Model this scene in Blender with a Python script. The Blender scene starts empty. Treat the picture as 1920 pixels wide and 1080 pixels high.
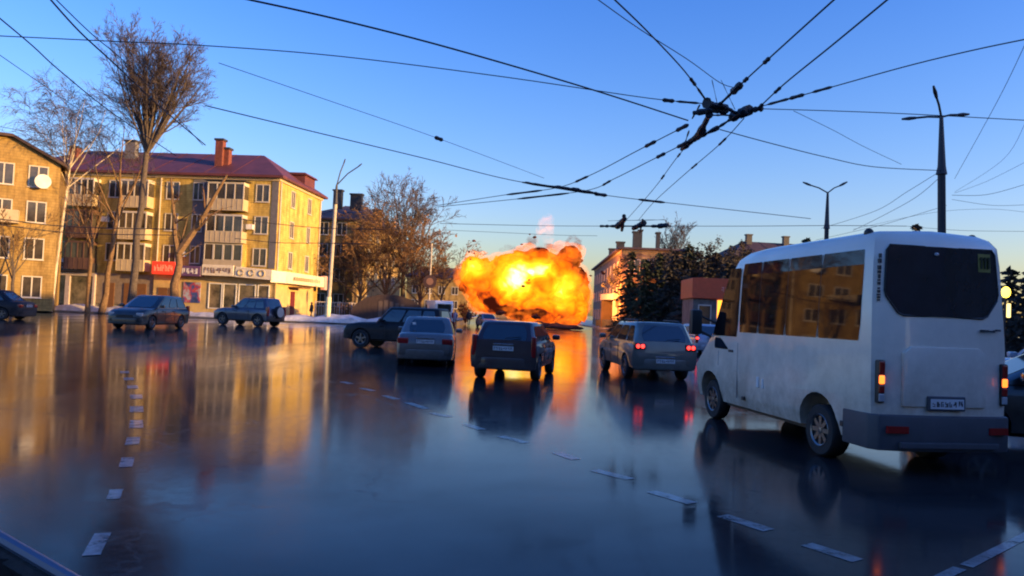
import bpy, bmesh, math, random
from mathutils import Vector, Matrix, noise
R = math.radians
random.seed(7)
SC = bpy.context.scene
COL = SC.collection

# ------------------------------------------------------------------ camera
CAM_H = 1.7; FPX = 1400.0
TH = math.atan(46/1400); PH = R(2.4)
_r = Vector((1,0,0)); _u = Vector((0,-math.sin(TH),math.cos(TH))); _f = Vector((0,math.cos(TH),math.sin(TH)))
CR = _r*math.cos(PH)+_u*math.sin(PH); CU = _u*math.cos(PH)-_r*math.sin(PH)
CP = Vector((0,0,CAM_H))
cd = bpy.data.cameras.new('camera'); cam = bpy.data.objects.new('camera', cd); COL.objects.link(cam)
cd.sensor_width = 36; cd.lens = 36*FPX/1920; cd.clip_start = 0.05; cd.clip_end = 6000
m = Matrix((CR, CU, -_f)).transposed().to_4x4(); m.translation = CP
cam.matrix_world = m
SC.camera = cam
def ray(px,py): return (_f*FPX + CR*(px-960) + CU*(540-py)).normalized()
def G(px,py,z=0.0):
    d = ray(px,py); t = (z-CAM_H)/d.z; return CP+d*t
def D(px,py,Y):
    d = ray(px,py); return CP+d*(Y/d.y)

# ------------------------------------------------------------------ materials
MATS = {}
def mat(name, col, rough=0.6, metal=0.0, var=0.12, scale=3.0, bump=0.0, emit=None, es=0.0, spec=0.5, coat=0.0, ior=1.5, col2=None, stretch=None):
    if name in MATS: return MATS[name]
    m = bpy.data.materials.new(name); m.use_nodes = True
    nt = m.node_tree; N = nt.nodes; L = nt.links
    p = N['Principled BSDF']
    p.inputs['Roughness'].default_value = rough; p.inputs['Metallic'].default_value = metal
    p.inputs['Specular IOR Level'].default_value = spec; p.inputs['IOR'].default_value = ior
    p.inputs['Coat Weight'].default_value = coat; p.inputs['Coat Roughness'].default_value = 0.06
    tc = N.new('ShaderNodeTexCoord'); nz = N.new('ShaderNodeTexNoise')
    nz.inputs['Scale'].default_value = scale; nz.inputs['Detail'].default_value = 6; nz.inputs['Roughness'].default_value = 0.62
    if stretch:
        mp = N.new('ShaderNodeMapping'); mp.inputs['Scale'].default_value = stretch
        L.new(tc.outputs['Object'], mp.inputs['Vector']); L.new(mp.outputs['Vector'], nz.inputs['Vector'])
    else: L.new(tc.outputs['Object'], nz.inputs['Vector'])
    cr = N.new('ShaderNodeValToRGB')
    c2 = col2 if col2 else tuple(min(1,c*(1+var)) for c in col)
    c1 = tuple(c*(1-var) for c in col)
    cr.color_ramp.elements[0].position = 0.32; cr.color_ramp.elements[0].color = (*c1,1)
    cr.color_ramp.elements[1].position = 0.68; cr.color_ramp.elements[1].color = (*c2,1)
    L.new(nz.outputs['Fac'], cr.inputs['Fac']); L.new(cr.outputs['Color'], p.inputs['Base Color'])
    if bump:
        b = N.new('ShaderNodeBump'); b.inputs['Strength'].default_value = bump; b.inputs['Distance'].default_value = 0.03
        L.new(nz.outputs['Fac'], b.inputs['Height']); L.new(b.outputs['Normal'], p.inputs['Normal'])
    if emit:
        p.inputs['Emission Color'].default_value = (*emit,1); p.inputs['Emission Strength'].default_value = es
    MATS[name] = m; return m

def wave_wall(name, col, col2, course=0.12, rough=0.85):
    """masonry: horizontal courses and blotches"""
    if name in MATS: return MATS[name]
    m = mat(name, col, rough, var=0.18, scale=0.9, col2=col2)
    nt = m.node_tree; N = nt.nodes; L = nt.links; p = N['Principled BSDF']
    tc = [n for n in N if n.type=='TEX_COORD'][0]
    br = N.new('ShaderNodeTexBrick'); br.inputs['Scale'].default_value = 1.0
    br.inputs['Brick Width'].default_value = 0.5; br.inputs['Row Height'].default_value = course*2; br.inputs['Mortar Size'].default_value = 0.02
    br.inputs['Color1'].default_value = (1,1,1,1); br.inputs['Color2'].default_value = (.8,.8,.8,1); br.inputs['Mortar'].default_value = (.62,.62,.62,1)
    mp = N.new('ShaderNodeMapping'); mp.inputs['Rotation'].default_value = (R(90),0,0)
    sep = N.new('ShaderNodeSeparateXYZ'); com = N.new('ShaderNodeCombineXYZ'); ad = N.new('ShaderNodeMath')
    L.new(tc.outputs['Object'], sep.inputs[0]); L.new(sep.outputs['X'], ad.inputs[0]); L.new(sep.outputs['Y'], ad.inputs[1])
    L.new(ad.outputs[0], com.inputs['X']); L.new(sep.outputs['Z'], com.inputs['Y']); L.new(com.outputs[0], br.inputs['Vector'])
    mx = N.new('ShaderNodeMix'); mx.data_type='RGBA'; mx.blend_type='MULTIPLY'; mx.inputs['Factor'].default_value = 0.8
    cr = [n for n in N if n.type=='VALTORGB'][0]
    L.new(cr.outputs['Color'], mx.inputs[6]); L.new(br.outputs['Color'], mx.inputs[7])
    sn=N.new('ShaderNodeTexNoise'); sn.inputs['Scale'].default_value=.5; sn.inputs['Detail'].default_value=7; sn.inputs['Roughness'].default_value=.7; sm=N.new('ShaderNodeMapping'); sm.inputs['Scale'].default_value=(2.2,2.2,.35)
    L.new(tc.outputs['Object'],sm.inputs['Vector']); L.new(sm.outputs['Vector'],sn.inputs['Vector']); sr=N.new('ShaderNodeValToRGB'); sr.color_ramp.elements[0].position=.36; sr.color_ramp.elements[0].color=(.55,.5,.45,1); sr.color_ramp.elements[1].position=.56; sr.color_ramp.elements[1].color=(1,1,1,1)
    L.new(sn.outputs['Fac'],sr.inputs['Fac']); m3=N.new('ShaderNodeMix'); m3.data_type='RGBA'; m3.blend_type='MULTIPLY'; m3.inputs['Factor'].default_value=1
    L.new(mx.outputs[2],m3.inputs[6]); L.new(sr.outputs['Color'],m3.inputs[7]); L.new(m3.outputs[2], p.inputs['Base Color'])
    return m

def grime(m,z0,z1,col,amt):
    nt=m.node_tree; N=nt.nodes; L=nt.links; p=N['Principled BSDF']; src=p.inputs['Base Color'].links[0].from_socket
    tc=N.new('ShaderNodeTexCoord'); sx=N.new('ShaderNodeSeparateXYZ'); mr=N.new('ShaderNodeMapRange'); mr.inputs['From Min'].default_value=z1; mr.inputs['From Max'].default_value=z0; mr.inputs['To Max'].default_value=amt
    n=N.new('ShaderNodeTexNoise'); n.inputs['Scale'].default_value=1.7; n.inputs['Detail'].default_value=7; n.inputs['Roughness'].default_value=.7; r=N.new('ShaderNodeMapRange'); r.inputs['From Min'].default_value=.3; r.inputs['From Max'].default_value=.62
    L.new(tc.outputs['Object'],sx.inputs[0]); L.new(tc.outputs['Object'],n.inputs['Vector']); L.new(sx.outputs['Z'],mr.inputs['Value']); L.new(n.outputs['Fac'],r.inputs['Value'])
    mu=N.new('ShaderNodeMath'); mu.operation='MULTIPLY'; L.new(mr.outputs[0],mu.inputs[0]); L.new(r.outputs[0],mu.inputs[1])
    mx=N.new('ShaderNodeMix'); mx.data_type='RGBA'; mx.inputs[7].default_value=(*col,1); L.new(mu.outputs[0],mx.inputs['Factor']); L.new(src,mx.inputs[6]); L.new(mx.outputs[2],p.inputs['Base Color'])
    m2=N.new('ShaderNodeMath'); m2.operation='MULTIPLY_ADD'; m2.inputs[1].default_value=.5; m2.inputs[2].default_value=p.inputs['Roughness'].default_value; L.new(mu.outputs[0],m2.inputs[0]); L.new(m2.outputs[0],p.inputs['Roughness'])
    return m
# ------------------------------------------------------------------ mesh helper
class MB:
    def __init__(s): s.v=[]; s.f=[]; s.mi=[]
    def poly(s, pts, mi=0):
        b=len(s.v); s.v += [tuple(p) for p in pts]; s.f.append(tuple(range(b,b+len(pts)))); s.mi.append(mi); return s
    def box(s, x0,x1,y0,y1,z0,z1, mi=0):
        b=len(s.v)
        s.v += [(x,y,z) for z in (z0,z1) for y in (y0,y1) for x in (x0,x1)]
        for q in ((0,2,3,1),(4,5,7,6),(0,1,5,4),(2,6,7,3),(0,4,6,2),(1,3,7,5)):
            s.f.append(tuple(b+i for i in q)); s.mi.append(mi)
        return s
    def rings(s, rs, mi=0, caps=True, closed=True):
        b=len(s.v); n=len(rs[0])
        for r in rs: s.v += [tuple(p) for p in r]
        for i in range(len(rs)-1):
            for j in range(n if closed else n-1):
                k=(j+1)%n
                s.f.append((b+i*n+j,b+i*n+k,b+(i+1)*n+k,b+(i+1)*n+j)); s.mi.append(mi)
        if caps:
            s.f.append(tuple(b+j for j in reversed(range(n)))); s.mi.append(mi)
            e=b+(len(rs)-1)*n; s.f.append(tuple(e+j for j in range(n))); s.mi.append(mi)
        return s
    def tube(s, pts, rad, n=6, mi=0, caps=True):
        pts=[Vector(p) for p in pts]
        if not isinstance(rad,(list,tuple)): rad=[rad]*len(pts)
        rs=[]
        for i,p in enumerate(pts):
            t=(pts[min(i+1,len(pts)-1)]-pts[max(i-1,0)])
            if t.length<1e-9: t=Vector((0,0,1))
            t.normalize()
            a=Vector((0,0,1)) if abs(t.z)<0.9 else Vector((1,0,0))
            u=t.cross(a).normalized(); w=t.cross(u).normalized()
            rs.append([p+(u*math.cos(2*math.pi*k/n)+w*math.sin(2*math.pi*k/n))*rad[i] for k in range(n)])
        return s.rings(rs,mi,caps)
    def prism(s, prof, x0, x1, axis='x', mi=0):
        """profile (a,b) extruded along an axis; axis x: (y,z), axis y: (x,z), axis z: (x,y)"""
        def P(a,b,t): return {'x':(t,a,b),'y':(a,t,b),'z':(a,b,t)}[axis]
        return s.rings([[P(a,b,x0) for a,b in prof],[P(a,b,x1) for a,b in prof]],mi)
    def ball(s, c, r, mi=0, nu=10, nv=6):
        rs=[]
        for i in range(nv+1):
            a=-math.pi/2+math.pi*i/nv; q=max(math.cos(a),0.02)
            rs.append([(c[0]+r[0]*q*math.cos(2*math.pi*k/nu), c[1]+r[1]*q*math.sin(2*math.pi*k/nu), c[2]+r[2]*math.sin(a)) for k in range(nu)])
        return s.rings(rs,mi)
    def mesh(s, name, mats, smooth=False, bevel=0, segs=2, recalc=True, angle=35):
        me=bpy.data.meshes.new(name); me.from_pydata(s.v,[],s.f)
        for mm in (mats if isinstance(mats,(list,tuple)) else [mats]): me.materials.append(mm)
        for p,i in zip(me.polygons,s.mi): p.material_index=i
        if recalc or bevel:
            bm=bmesh.new(); bm.from_mesh(me)
            bmesh.ops.remove_doubles(bm, verts=bm.verts, dist=1e-5)
            bmesh.ops.recalc_face_normals(bm, faces=bm.faces)
            if bevel:
                es=[e for e in bm.edges if len(e.link_faces)==2 and e.calc_face_angle(0)>R(angle)]
                bmesh.ops.bevel(bm, geom=es, offset=bevel, segments=segs, profile=0.6, affect='EDGES', clamp_overlap=True)
            bm.to_mesh(me); bm.free()
        if smooth:
            for p in me.polygons: p.use_smooth=True
            me.set_sharp_from_angle(angle=R(40))
        me.update(); return me
    def build(s, name, mats, parent=None, loc=(0,0,0), rz=0, **k):
        return link(name, s.mesh(name,mats,**k), parent, loc, rz)
def link(name, me, parent=None, loc=(0,0,0), rz=0):
    o=bpy.data.objects.new(name,me); COL.objects.link(o); o.parent=parent
    o.location=loc; o.rotation_euler=(0,0,rz); return o
def tag(o,label=None,cat=None,group=None,kind=None):
    if label: o['label']=label
    if cat: o['category']=cat
    if group: o['group']=group
    if kind: o['kind']=kind
    return o
def empty(name,loc=(0,0,0),rz=0):
    o=bpy.data.objects.new(name,None); COL.objects.link(o); o.location=loc; o.rotation_euler=(0,0,rz); o.empty_display_size=0.3; return o
def thing(name,label,cat,loc=(0,0,0),rz=0,group=None): return tag(empty(name,loc,rz),label,cat,group)

# ------------------------------------------------------------------ base materials
M_glass = mat('dark_glass',(0.012,0.015,0.02),0.04,spec=0.9,var=0.3,ior=1.7)
M_rubber = mat('tyre_rubber',(0.018,0.018,0.02),0.75,bump=0.3,scale=40)
M_rim = mat('alloy',(0.17,0.17,0.18),0.35,metal=0.8,scale=8)
M_black = mat('black_plastic',(0.02,0.02,0.022),0.5)
M_grey = mat('grey_plastic',(0.055,0.062,0.075),0.55,scale=6)
M_chrome = mat('chrome',(0.6,0.6,0.62),0.2,metal=1)
M_plate = mat('plate_white',(0.6,0.6,0.6),0.4)
M_ink = mat('ink',(0.02,0.02,0.025),0.5)
M_tail = mat('tail_red',(0.25,0.01,0.012),0.2,coat=0.5)
M_tailon = mat('tail_red_lit',(0.5,0.02,0.02),0.2,emit=(1,0.04,0.03),es=2.2)
M_amber = mat('amber_lit',(0.8,0.2,0.02),0.2,emit=(1,0.16,0.02),es=1.7)
M_lensw = mat('lens_white',(0.35,0.36,0.38),0.15,coat=0.5)
M_concrete = mat('concrete',(0.27,0.26,0.24),0.85,bump=0.3,scale=4)
M_wire = mat('wire',(0.012,0.013,0.02),0.6)
M_steel = mat('dark_steel',(0.03,0.032,0.04),0.55)
M_white = mat('white_paint',(0.72,0.72,0.7),0.6,scale=2)
M_bark = mat('bark',(0.085,0.068,0.055),0.9,var=0.35,scale=6,bump=0.5)
M_twig = mat('twig',(0.075,0.058,0.055),0.9,var=0.3,scale=2)

# ------------------------------------------------------------------ world and sun
AZ=110; EL=8.0
w=bpy.data.worlds.new('World'); SC.world=w; w.use_nodes=True
nt=w.node_tree; bg=nt.nodes['Background']; bg.inputs['Strength'].default_value=0.15
sky=nt.nodes.new('ShaderNodeTexSky'); sky.sky_type='NISHITA'; sky.sun_disc=False
sky.sun_elevation=R(EL); sky.sun_rotation=R(AZ); sky.air_density=1.25; sky.dust_density=1.6; sky.ozone_density=3.0; sky.altitude=100
hs=nt.nodes.new('ShaderNodeHueSaturation'); hs.inputs['Saturation'].default_value=1.2
tn=nt.nodes.new('ShaderNodeMix'); tn.data_type='RGBA'; tn.blend_type='MULTIPLY'; tn.inputs['Factor'].default_value=1; tn.inputs[7].default_value=(1,1,1,1)
wc=nt.nodes.new('ShaderNodeTexCoord'); wx=nt.nodes.new('ShaderNodeSeparateXYZ'); wr_=nt.nodes.new('ShaderNodeValToRGB'); nt.links.new(wc.outputs['Generated'],wx.inputs[0]); nt.links.new(wx.outputs['Z'],wr_.inputs['Fac'])
e=wr_.color_ramp.elements; e[0].position=0; e[0].color=(1,.86,.92,1); e[1].position=.46; e[1].color=(.42,.53,1,1); q=e.new(.13); q.color=(.76,.70,1,1)
ml=nt.nodes.new('ShaderNodeMix'); ml.data_type='RGBA'; ml.blend_type='MULTIPLY'; ml.inputs['Factor'].default_value=1; ml.inputs[7].default_value=(1.5,1.5,1.5,1); nt.links.new(wr_.outputs['Color'],ml.inputs[6]); nt.links.new(ml.outputs[2],tn.inputs[7])
nt.links.new(sky.outputs['Color'],hs.inputs['Color']); nt.links.new(hs.outputs['Color'],tn.inputs[6]); nt.links.new(tn.outputs[2],bg.inputs['Color'])
sd=Vector((math.sin(R(AZ))*math.cos(R(EL)),math.cos(R(AZ))*math.cos(R(EL)),math.sin(R(EL))))
ld=bpy.data.lights.new('sun','SUN'); ld.energy=5.0; ld.angle=R(0.6); ld.color=(1.0,0.56,0.17)
lo=bpy.data.objects.new('sun',ld); COL.objects.link(lo); lo.rotation_euler=sd.to_track_quat('Z','Y').to_euler(); lo.location=(60,-20,30)
SC.cycles.filter_width=2.0; SC.view_settings.view_transform='Standard'; SC.view_settings.look='None'; SC.view_settings.exposure=1.05; SC.view_settings.gamma=1

# ------------------------------------------------------------------ wet asphalt
def asphalt():
    m=bpy.data.materials.new('wet_asphalt'); m.use_nodes=True; nt=m.node_tree; N=nt.nodes; L=nt.links; p=N['Principled BSDF']
    tc=N.new('ShaderNodeTexCoord')
    def nz(sc,det=4,rough=.55,st=None,dist=0):
        n=N.new('ShaderNodeTexNoise'); n.inputs['Scale'].default_value=sc; n.inputs['Detail'].default_value=det; n.inputs['Roughness'].default_value=rough; n.inputs['Distortion'].default_value=dist
        if st:
            mp=N.new('ShaderNodeMapping'); mp.inputs['Scale'].default_value=st; mp.inputs['Rotation'].default_value=(0,0,R(-4))
            L.new(tc.outputs['Object'],mp.inputs['Vector']); L.new(mp.outputs['Vector'],n.inputs['Vector'])
        else: L.new(tc.outputs['Object'],n.inputs['Vector'])
        return n
    def ramp(src,p0,c0,p1,c1):
        r=N.new('ShaderNodeValToRGB'); e=r.color_ramp.elements; e[0].position=p0; e[0].color=c0; e[1].position=p1; e[1].color=c1
        L.new(src,r.inputs['Fac']); return r
    big=nz(0.13,5,.6,dist=.6); fine=nz(45,3); lane=nz(0.5,4,.6,(1.0,0.12,1))
    c=ramp(big.outputs['Fac'],.35,(.018,.018,.020,1),.65,(.040,.040,.042,1))
    f=ramp(fine.outputs['Fac'],.3,(.75,.75,.75,1),.7,(1.2,1.2,1.2,1))
    mx=N.new('ShaderNodeMix'); mx.data_type='RGBA'; mx.blend_type='MULTIPLY'; mx.inputs['Factor'].default_value=1
    L.new(c.outputs['Color'],mx.inputs[6]); L.new(f.outputs['Color'],mx.inputs[7]); L.new(mx.outputs[2],p.inputs['Base Color'])
    ro=ramp(lane.outputs['Fac'],.36,(.045,)*3+(1,),.72,(.15,)*3+(1,))
    grain=nz(9,4,.7); gr=ramp(grain.outputs['Fac'],.35,(.0,)*3+(1,),.75,(.07,)*3+(1,)); ar=N.new('ShaderNodeMath'); ar.operation='ADD'
    L.new(ro.outputs['Color'],ar.inputs[0]); L.new(gr.outputs['Color'],ar.inputs[1])
    vo=N.new('ShaderNodeTexVoronoi'); vo.feature='DISTANCE_TO_EDGE'; vo.inputs['Scale'].default_value=.22; dn=nz(.9,4,.6); vm=N.new('ShaderNodeVectorMath'); vm.operation='MULTIPLY_ADD'; vm.inputs[1].default_value=(2.2,2.2,0)
    L.new(dn.outputs['Color'],vm.inputs[0]); L.new(tc.outputs['Object'],vm.inputs[2]); L.new(vm.outputs[0],vo.inputs['Vector'])
    ck=ramp(vo.outputs['Distance'],.001,(1,)*3+(1,),.006,(0,)*3+(1,)); a2=N.new('ShaderNodeMath'); a2.operation='MULTIPLY_ADD'; a2.inputs[1].default_value=.07
    L.new(ck.outputs['Color'],a2.inputs[0]); L.new(ar.outputs[0],a2.inputs[2]); L.new(a2.outputs[0],p.inputs['Roughness'])
    p.inputs['IOR'].default_value=1.33; p.inputs['Specular IOR Level'].default_value=0.2
    sp=ramp(big.outputs['Fac'],.38,(.10,)*3+(1,),.62,(.30,)*3+(1,)); L.new(sp.outputs['Color'],p.inputs['Specular IOR Level'])
    rip=nz(1.1,2,.5,(1,1,1)); b=N.new('ShaderNodeBump'); b.inputs['Strength'].default_value=0.06; b.inputs['Distance'].default_value=0.02
    L.new(rip.outputs['Fac'],b.inputs['Height'])
    b2=N.new('ShaderNodeBump'); b2.inputs['Strength'].default_value=0.02; b2.inputs['Distance'].default_value=0.004
    L.new(fine.outputs['Fac'],b2.inputs['Height']); L.new(b.outputs['Normal'],b2.inputs['Normal']); L.new(b2.outputs['Normal'],p.inputs['Normal'])
    return m
M_road=asphalt()
tag(MB().poly([(-1500,-200,0),(1500,-200,0),(1500,3000,0),(-1500,3000,0)]).build('road',M_road,recalc=False),kind='structure')
M_pave=mat('wet_pavement',(0.11,0.10,0.095),0.35,var=0.3,scale=0.8,bump=0.15)
M_kerb=mat('kerb_stone',(0.2,0.19,0.18),0.7,scale=3,var=.25)
M_snow=mat('dirty_snow',(0.55,0.54,0.53),0.9,var=.35,scale=1.4,bump=.8)
def pavement(name,line,far):
    """line: kerb points (x,y); far: closing points"""
    pts=[Vector((x,y)) for x,y in line]; poly=[(p.x,p.y) for p in pts]+far
    mb=MB(); mb.prism(poly,0.0,0.125,'z'); tag(mb.build(name,M_pave),kind='structure')
    k=MB()
    for a,b in zip(pts[:-1],pts[1:]):
        d=(b-a).normalized(); n=Vector((-d.y,d.x))*0.09
        k.prism([(a+n).to_tuple(),(b+n).to_tuple(),(b-n).to_tuple(),(a-n).to_tuple()],0,0.15,'z')
    tag(k.build(name.replace('pavement','kerb'),M_kerb,bevel=0.02,segs=1),kind='structure')
LK=[(-140,60),(-70,66),(-50,70),(-36,70),(-24,67.5),(-15,68.5),(-9.5,72),(-8,80),(-8.5,110),(-10,260)]
RK=[(9,260),(12.5,110),(13.5,86),(16,76),(24,70),(40,66),(140,62)]
pavement('left_pavement',LK,[(-200,260),(-200,60)])
pavement('right_pavement',RK,[(200,62),(200,260)])

# snow banks along the kerbs
def snowbank(line,w,h,seed):
    random.seed(seed); mb=MB(); pts=[]
    for a,b in zip(line[:-1],line[1:]):
        a=Vector(a);b=Vector(b);n=max(2,int((b-a).length/0.8))
        pts+= [a.lerp(b,i/n) for i in range(n)]
    pts.append(Vector(line[-1])); rs=[]
    for i,p in enumerate(pts):
        d=(pts[min(i+1,len(pts)-1)]-pts[max(i-1,0)]).normalized(); n=Vector((-d.y,d.x))
        k=0.35+0.9*abs(noise.noise(Vector((i*0.17,seed,0))))+0.2*random.random()
        if i in(0,len(pts)-1): k=0.1
        ring=[]
        for j in range(7):
            a=math.pi*j/6; q=p+n*(math.cos(a)*w*(.6+.5*k)); ring.append((q.x,q.y,0.10+math.sin(a)*h*k*(1+.3*random.random())))
        rs.append(ring)
    return tag(mb.rings(rs,closed=True).build('snow',M_snow,smooth=True),kind='structure')
snowbank([(-44,71.3),(-36,71.2),(-24,68.8)],1.3,.7,1)
snowbank([(-23,68.6),(-15,69.8),(-10.5,73)],1.5,.8,2)
snowbank([(14.6,86),(17,77.3),(24,71.3),(34,69)],1.5,1.0,3)
snowbank([(13.2,57),(15,57.6),(17.5,57.4),(20,58)],1.5,1.7,8)
snowbank([(-9.6,80),(-10,108)],.9,.5,4)

# ------------------------------------------------------------------ road markings
M_mark=mat('road_paint',(0.12,0.125,0.13),0.35,var=.5,scale=7,coat=.3,col2=(.30,.31,.32))
_n=M_mark.node_tree.nodes; _a=_n.new('ShaderNodeTexNoise'); _a.inputs['Scale'].default_value=5; _a.inputs['Detail'].default_value=7; _a.inputs['Roughness'].default_value=.75; _t=_n.new('ShaderNodeTexCoord'); _q=_n.new('ShaderNodeMapRange'); _q.inputs['From Min'].default_value=.30; _q.inputs['From Max'].default_value=.50
M_mark.node_tree.links.new(_t.outputs['Object'],_a.inputs['Vector']); M_mark.node_tree.links.new(_a.outputs['Fac'],_q.inputs['Value']); M_mark.node_tree.links.new(_q.outputs[0],_n['Principled BSDF'].inputs['Alpha'])
def dash(p,q,wd,z=0.004,curve=None):
    p=Vector((p.x,p.y));q=Vector((q.x,q.y)); d=(q-p).normalized(); n=Vector((-d.y,d.x))*wd/2
    rnd=lambda:random.uniform(-.012,.012)
    N=6; L_=[];R_=[]
    for i in range(N+1):
        c=p.lerp(q,i/N); L_.append((c.x+n.x*(1+rnd()*4)+rnd()*.3,c.y+n.y*(1+rnd()*4),z)); R_.append((c.x-n.x*(1+rnd()*4),c.y-n.y*(1+rnd()*4),z))
    return tag(MB().poly(L_+R_[::-1]).build('lane_marking',M_mark,recalc=False),kind='structure')
for a,b,c,d in [(642,716,658,720),(678,728,700,733),(722,742,744,749),(764,755,800,767),(809,775,844,782),(873,796,905,806),(938,818,987,831),(1044,849,1080,862),(1115,882,1182,899),(1222,922,1298,944),(1355,967,1442,995),(1512,1021,1609,1052)]:
    dash(G(a,b),G(c,d),0.15)
dash(G(1812,1062),G(2060,935),0.085); dash(G(1690,1120),G(1800,1066),0.085)
for a,b,c,d,wd in [(233,696,234,700,.3),(240,708,242,713,.3),(248,723,250,729,.3),(255,740,256,748,.3),(256,762,256,773,.3),(256,788,255,803,.26),(251,820,247,834,.24),(240,858,236,876,.2),(219,918,212,936,.17),(193,1000,171,1042,.17)]:
    dash(G(a,b),G(c,d),wd*.62)

# ------------------------------------------------------------------ wheels and cars
_wheel={}
def wheel_meshes(r,w,spokes=5):
    k=(r,w,spokes)
    if k in _wheel: return _wheel[k]
    def lathe(mb,prof,mi=0,n=28):
        mb.rings([[(x,q*math.cos(2*math.pi*i/n),q*math.sin(2*math.pi*i/n)) for i in range(n)] for x,q in prof],mi)
    t=MB(); ri=r*0.64
    lathe(t,[(-w/2,ri),(-w/2,r*.93),(-w/2+.03,r),(w/2-.03,r),(w/2,r*.93),(w/2,ri),(w/2-.04,ri*.96),(w/2-.06,.02)])
    tm=t.mesh('tyre',M_rubber,smooth=True)
    m=MB()
    lathe(m,[(w/2-.10,ri*.99),(w/2-.005,ri*.99),(w/2+.004,ri*.95),(w/2-.012,ri*.86),(w/2-.06,ri*.84)])
    lathe(m,[(w/2-.05,ri*.22),(w/2-.012,ri*.2),(w/2-.005,.02)],n=12)
    for i in range(spokes):
        a=2*math.pi*i/spokes; b=len(m.v); hw=ri*.13
        m.box(w/2-.05,w/2-.018,-hw,hw,ri*.15,ri*.9)
        for j in range(b,len(m.v)):
            x,y,z=m.v[j]; m.v[j]=(x,y*math.cos(a)-z*math.sin(a),y*math.sin(a)+z*math.cos(a))
    rm=m.mesh('rim',M_rim,smooth=True)
    _wheel[k]=(tm,rm); return tm,rm
def add_wheel(root,x,y,r,w,spokes=5):
    t,rm=wheel_meshes(r,w,spokes)
    o=link('wheel',t,root,(x,y,r)); 
    if x<0: o.rotation_euler=(0,0,math.pi)
    link('rim',rm,o)
def cut(obj,cutters):
    bpy.context.view_layer.update()
    for c in cutters:
        md=obj.modifiers.new('b','BOOLEAN'); md.operation='DIFFERENCE'; md.object=c; md.solver='EXACT'
    dg=bpy.context.evaluated_depsgraph_get(); me=bpy.data.meshes.new_from_object(obj.evaluated_get(dg))
    obj.modifiers.clear(); old=obj.data; obj.data=me
    for p in me.polygons: p.use_smooth=True
    me.set_sharp_from_angle(angle=R(38))
    for c in cutters: bpy.data.objects.remove(c)
def arch_cutter(x0,x1,y,z,r):
    mb=MB(); n=24
    mb.rings([[(x,y+r*math.cos(2*math.pi*i/n),z+r*math.sin(2*math.pi*i/n)) for i in range(n)] for x in (x0,x1)])
    return mb.build('cutter',M_black)
def glyphs(mb,x0,x1,y,z0,z1,n,seed,mi=0,fx=None,d=.012):
    """illegible lettering: n upright characters between x0 and x1"""
    rn=random.Random(seed); w=(x1-x0)/n; H=z1-z0; y1=y-d; ya,yb=min(y,y1),max(y,y1)
    for i in range(n):
        a=x0+i*w+w*.1; k=rn.choice((2,3,3))
        for j in range(k):
            q=a+w*.78*j/k; lo=z0+H*rn.choice((0,0,.25,.45)); hi=z1-H*rn.choice((0,0,.2,.4))
            mb.box(q,q+w*.15,ya,yb,lo,max(hi,lo+H*.3),mi)
        zz=z0+H*rn.choice((0,.4,.85)); mb.box(a,a+w*.62,ya+(d*.1 if d>0 else 0),yb,zz,zz+H*.14,mi)
def plate(root,y,z,x=0,w=.52,sgn=-1,seed=3):
    o=MB().box(x-w/2,x+w/2,y-.012,y+.012,z-.056,z+.056).build('number_plate',M_plate,root,bevel=.004,segs=1)
    mb=MB(); glyphs(mb,x-w*.46,x+w*.46,y+sgn*.0121,z-.036,z+.036,8,seed,d=.004*-sgn)
    mb.build('lettering',M_ink,o,recalc=False); return o

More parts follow.
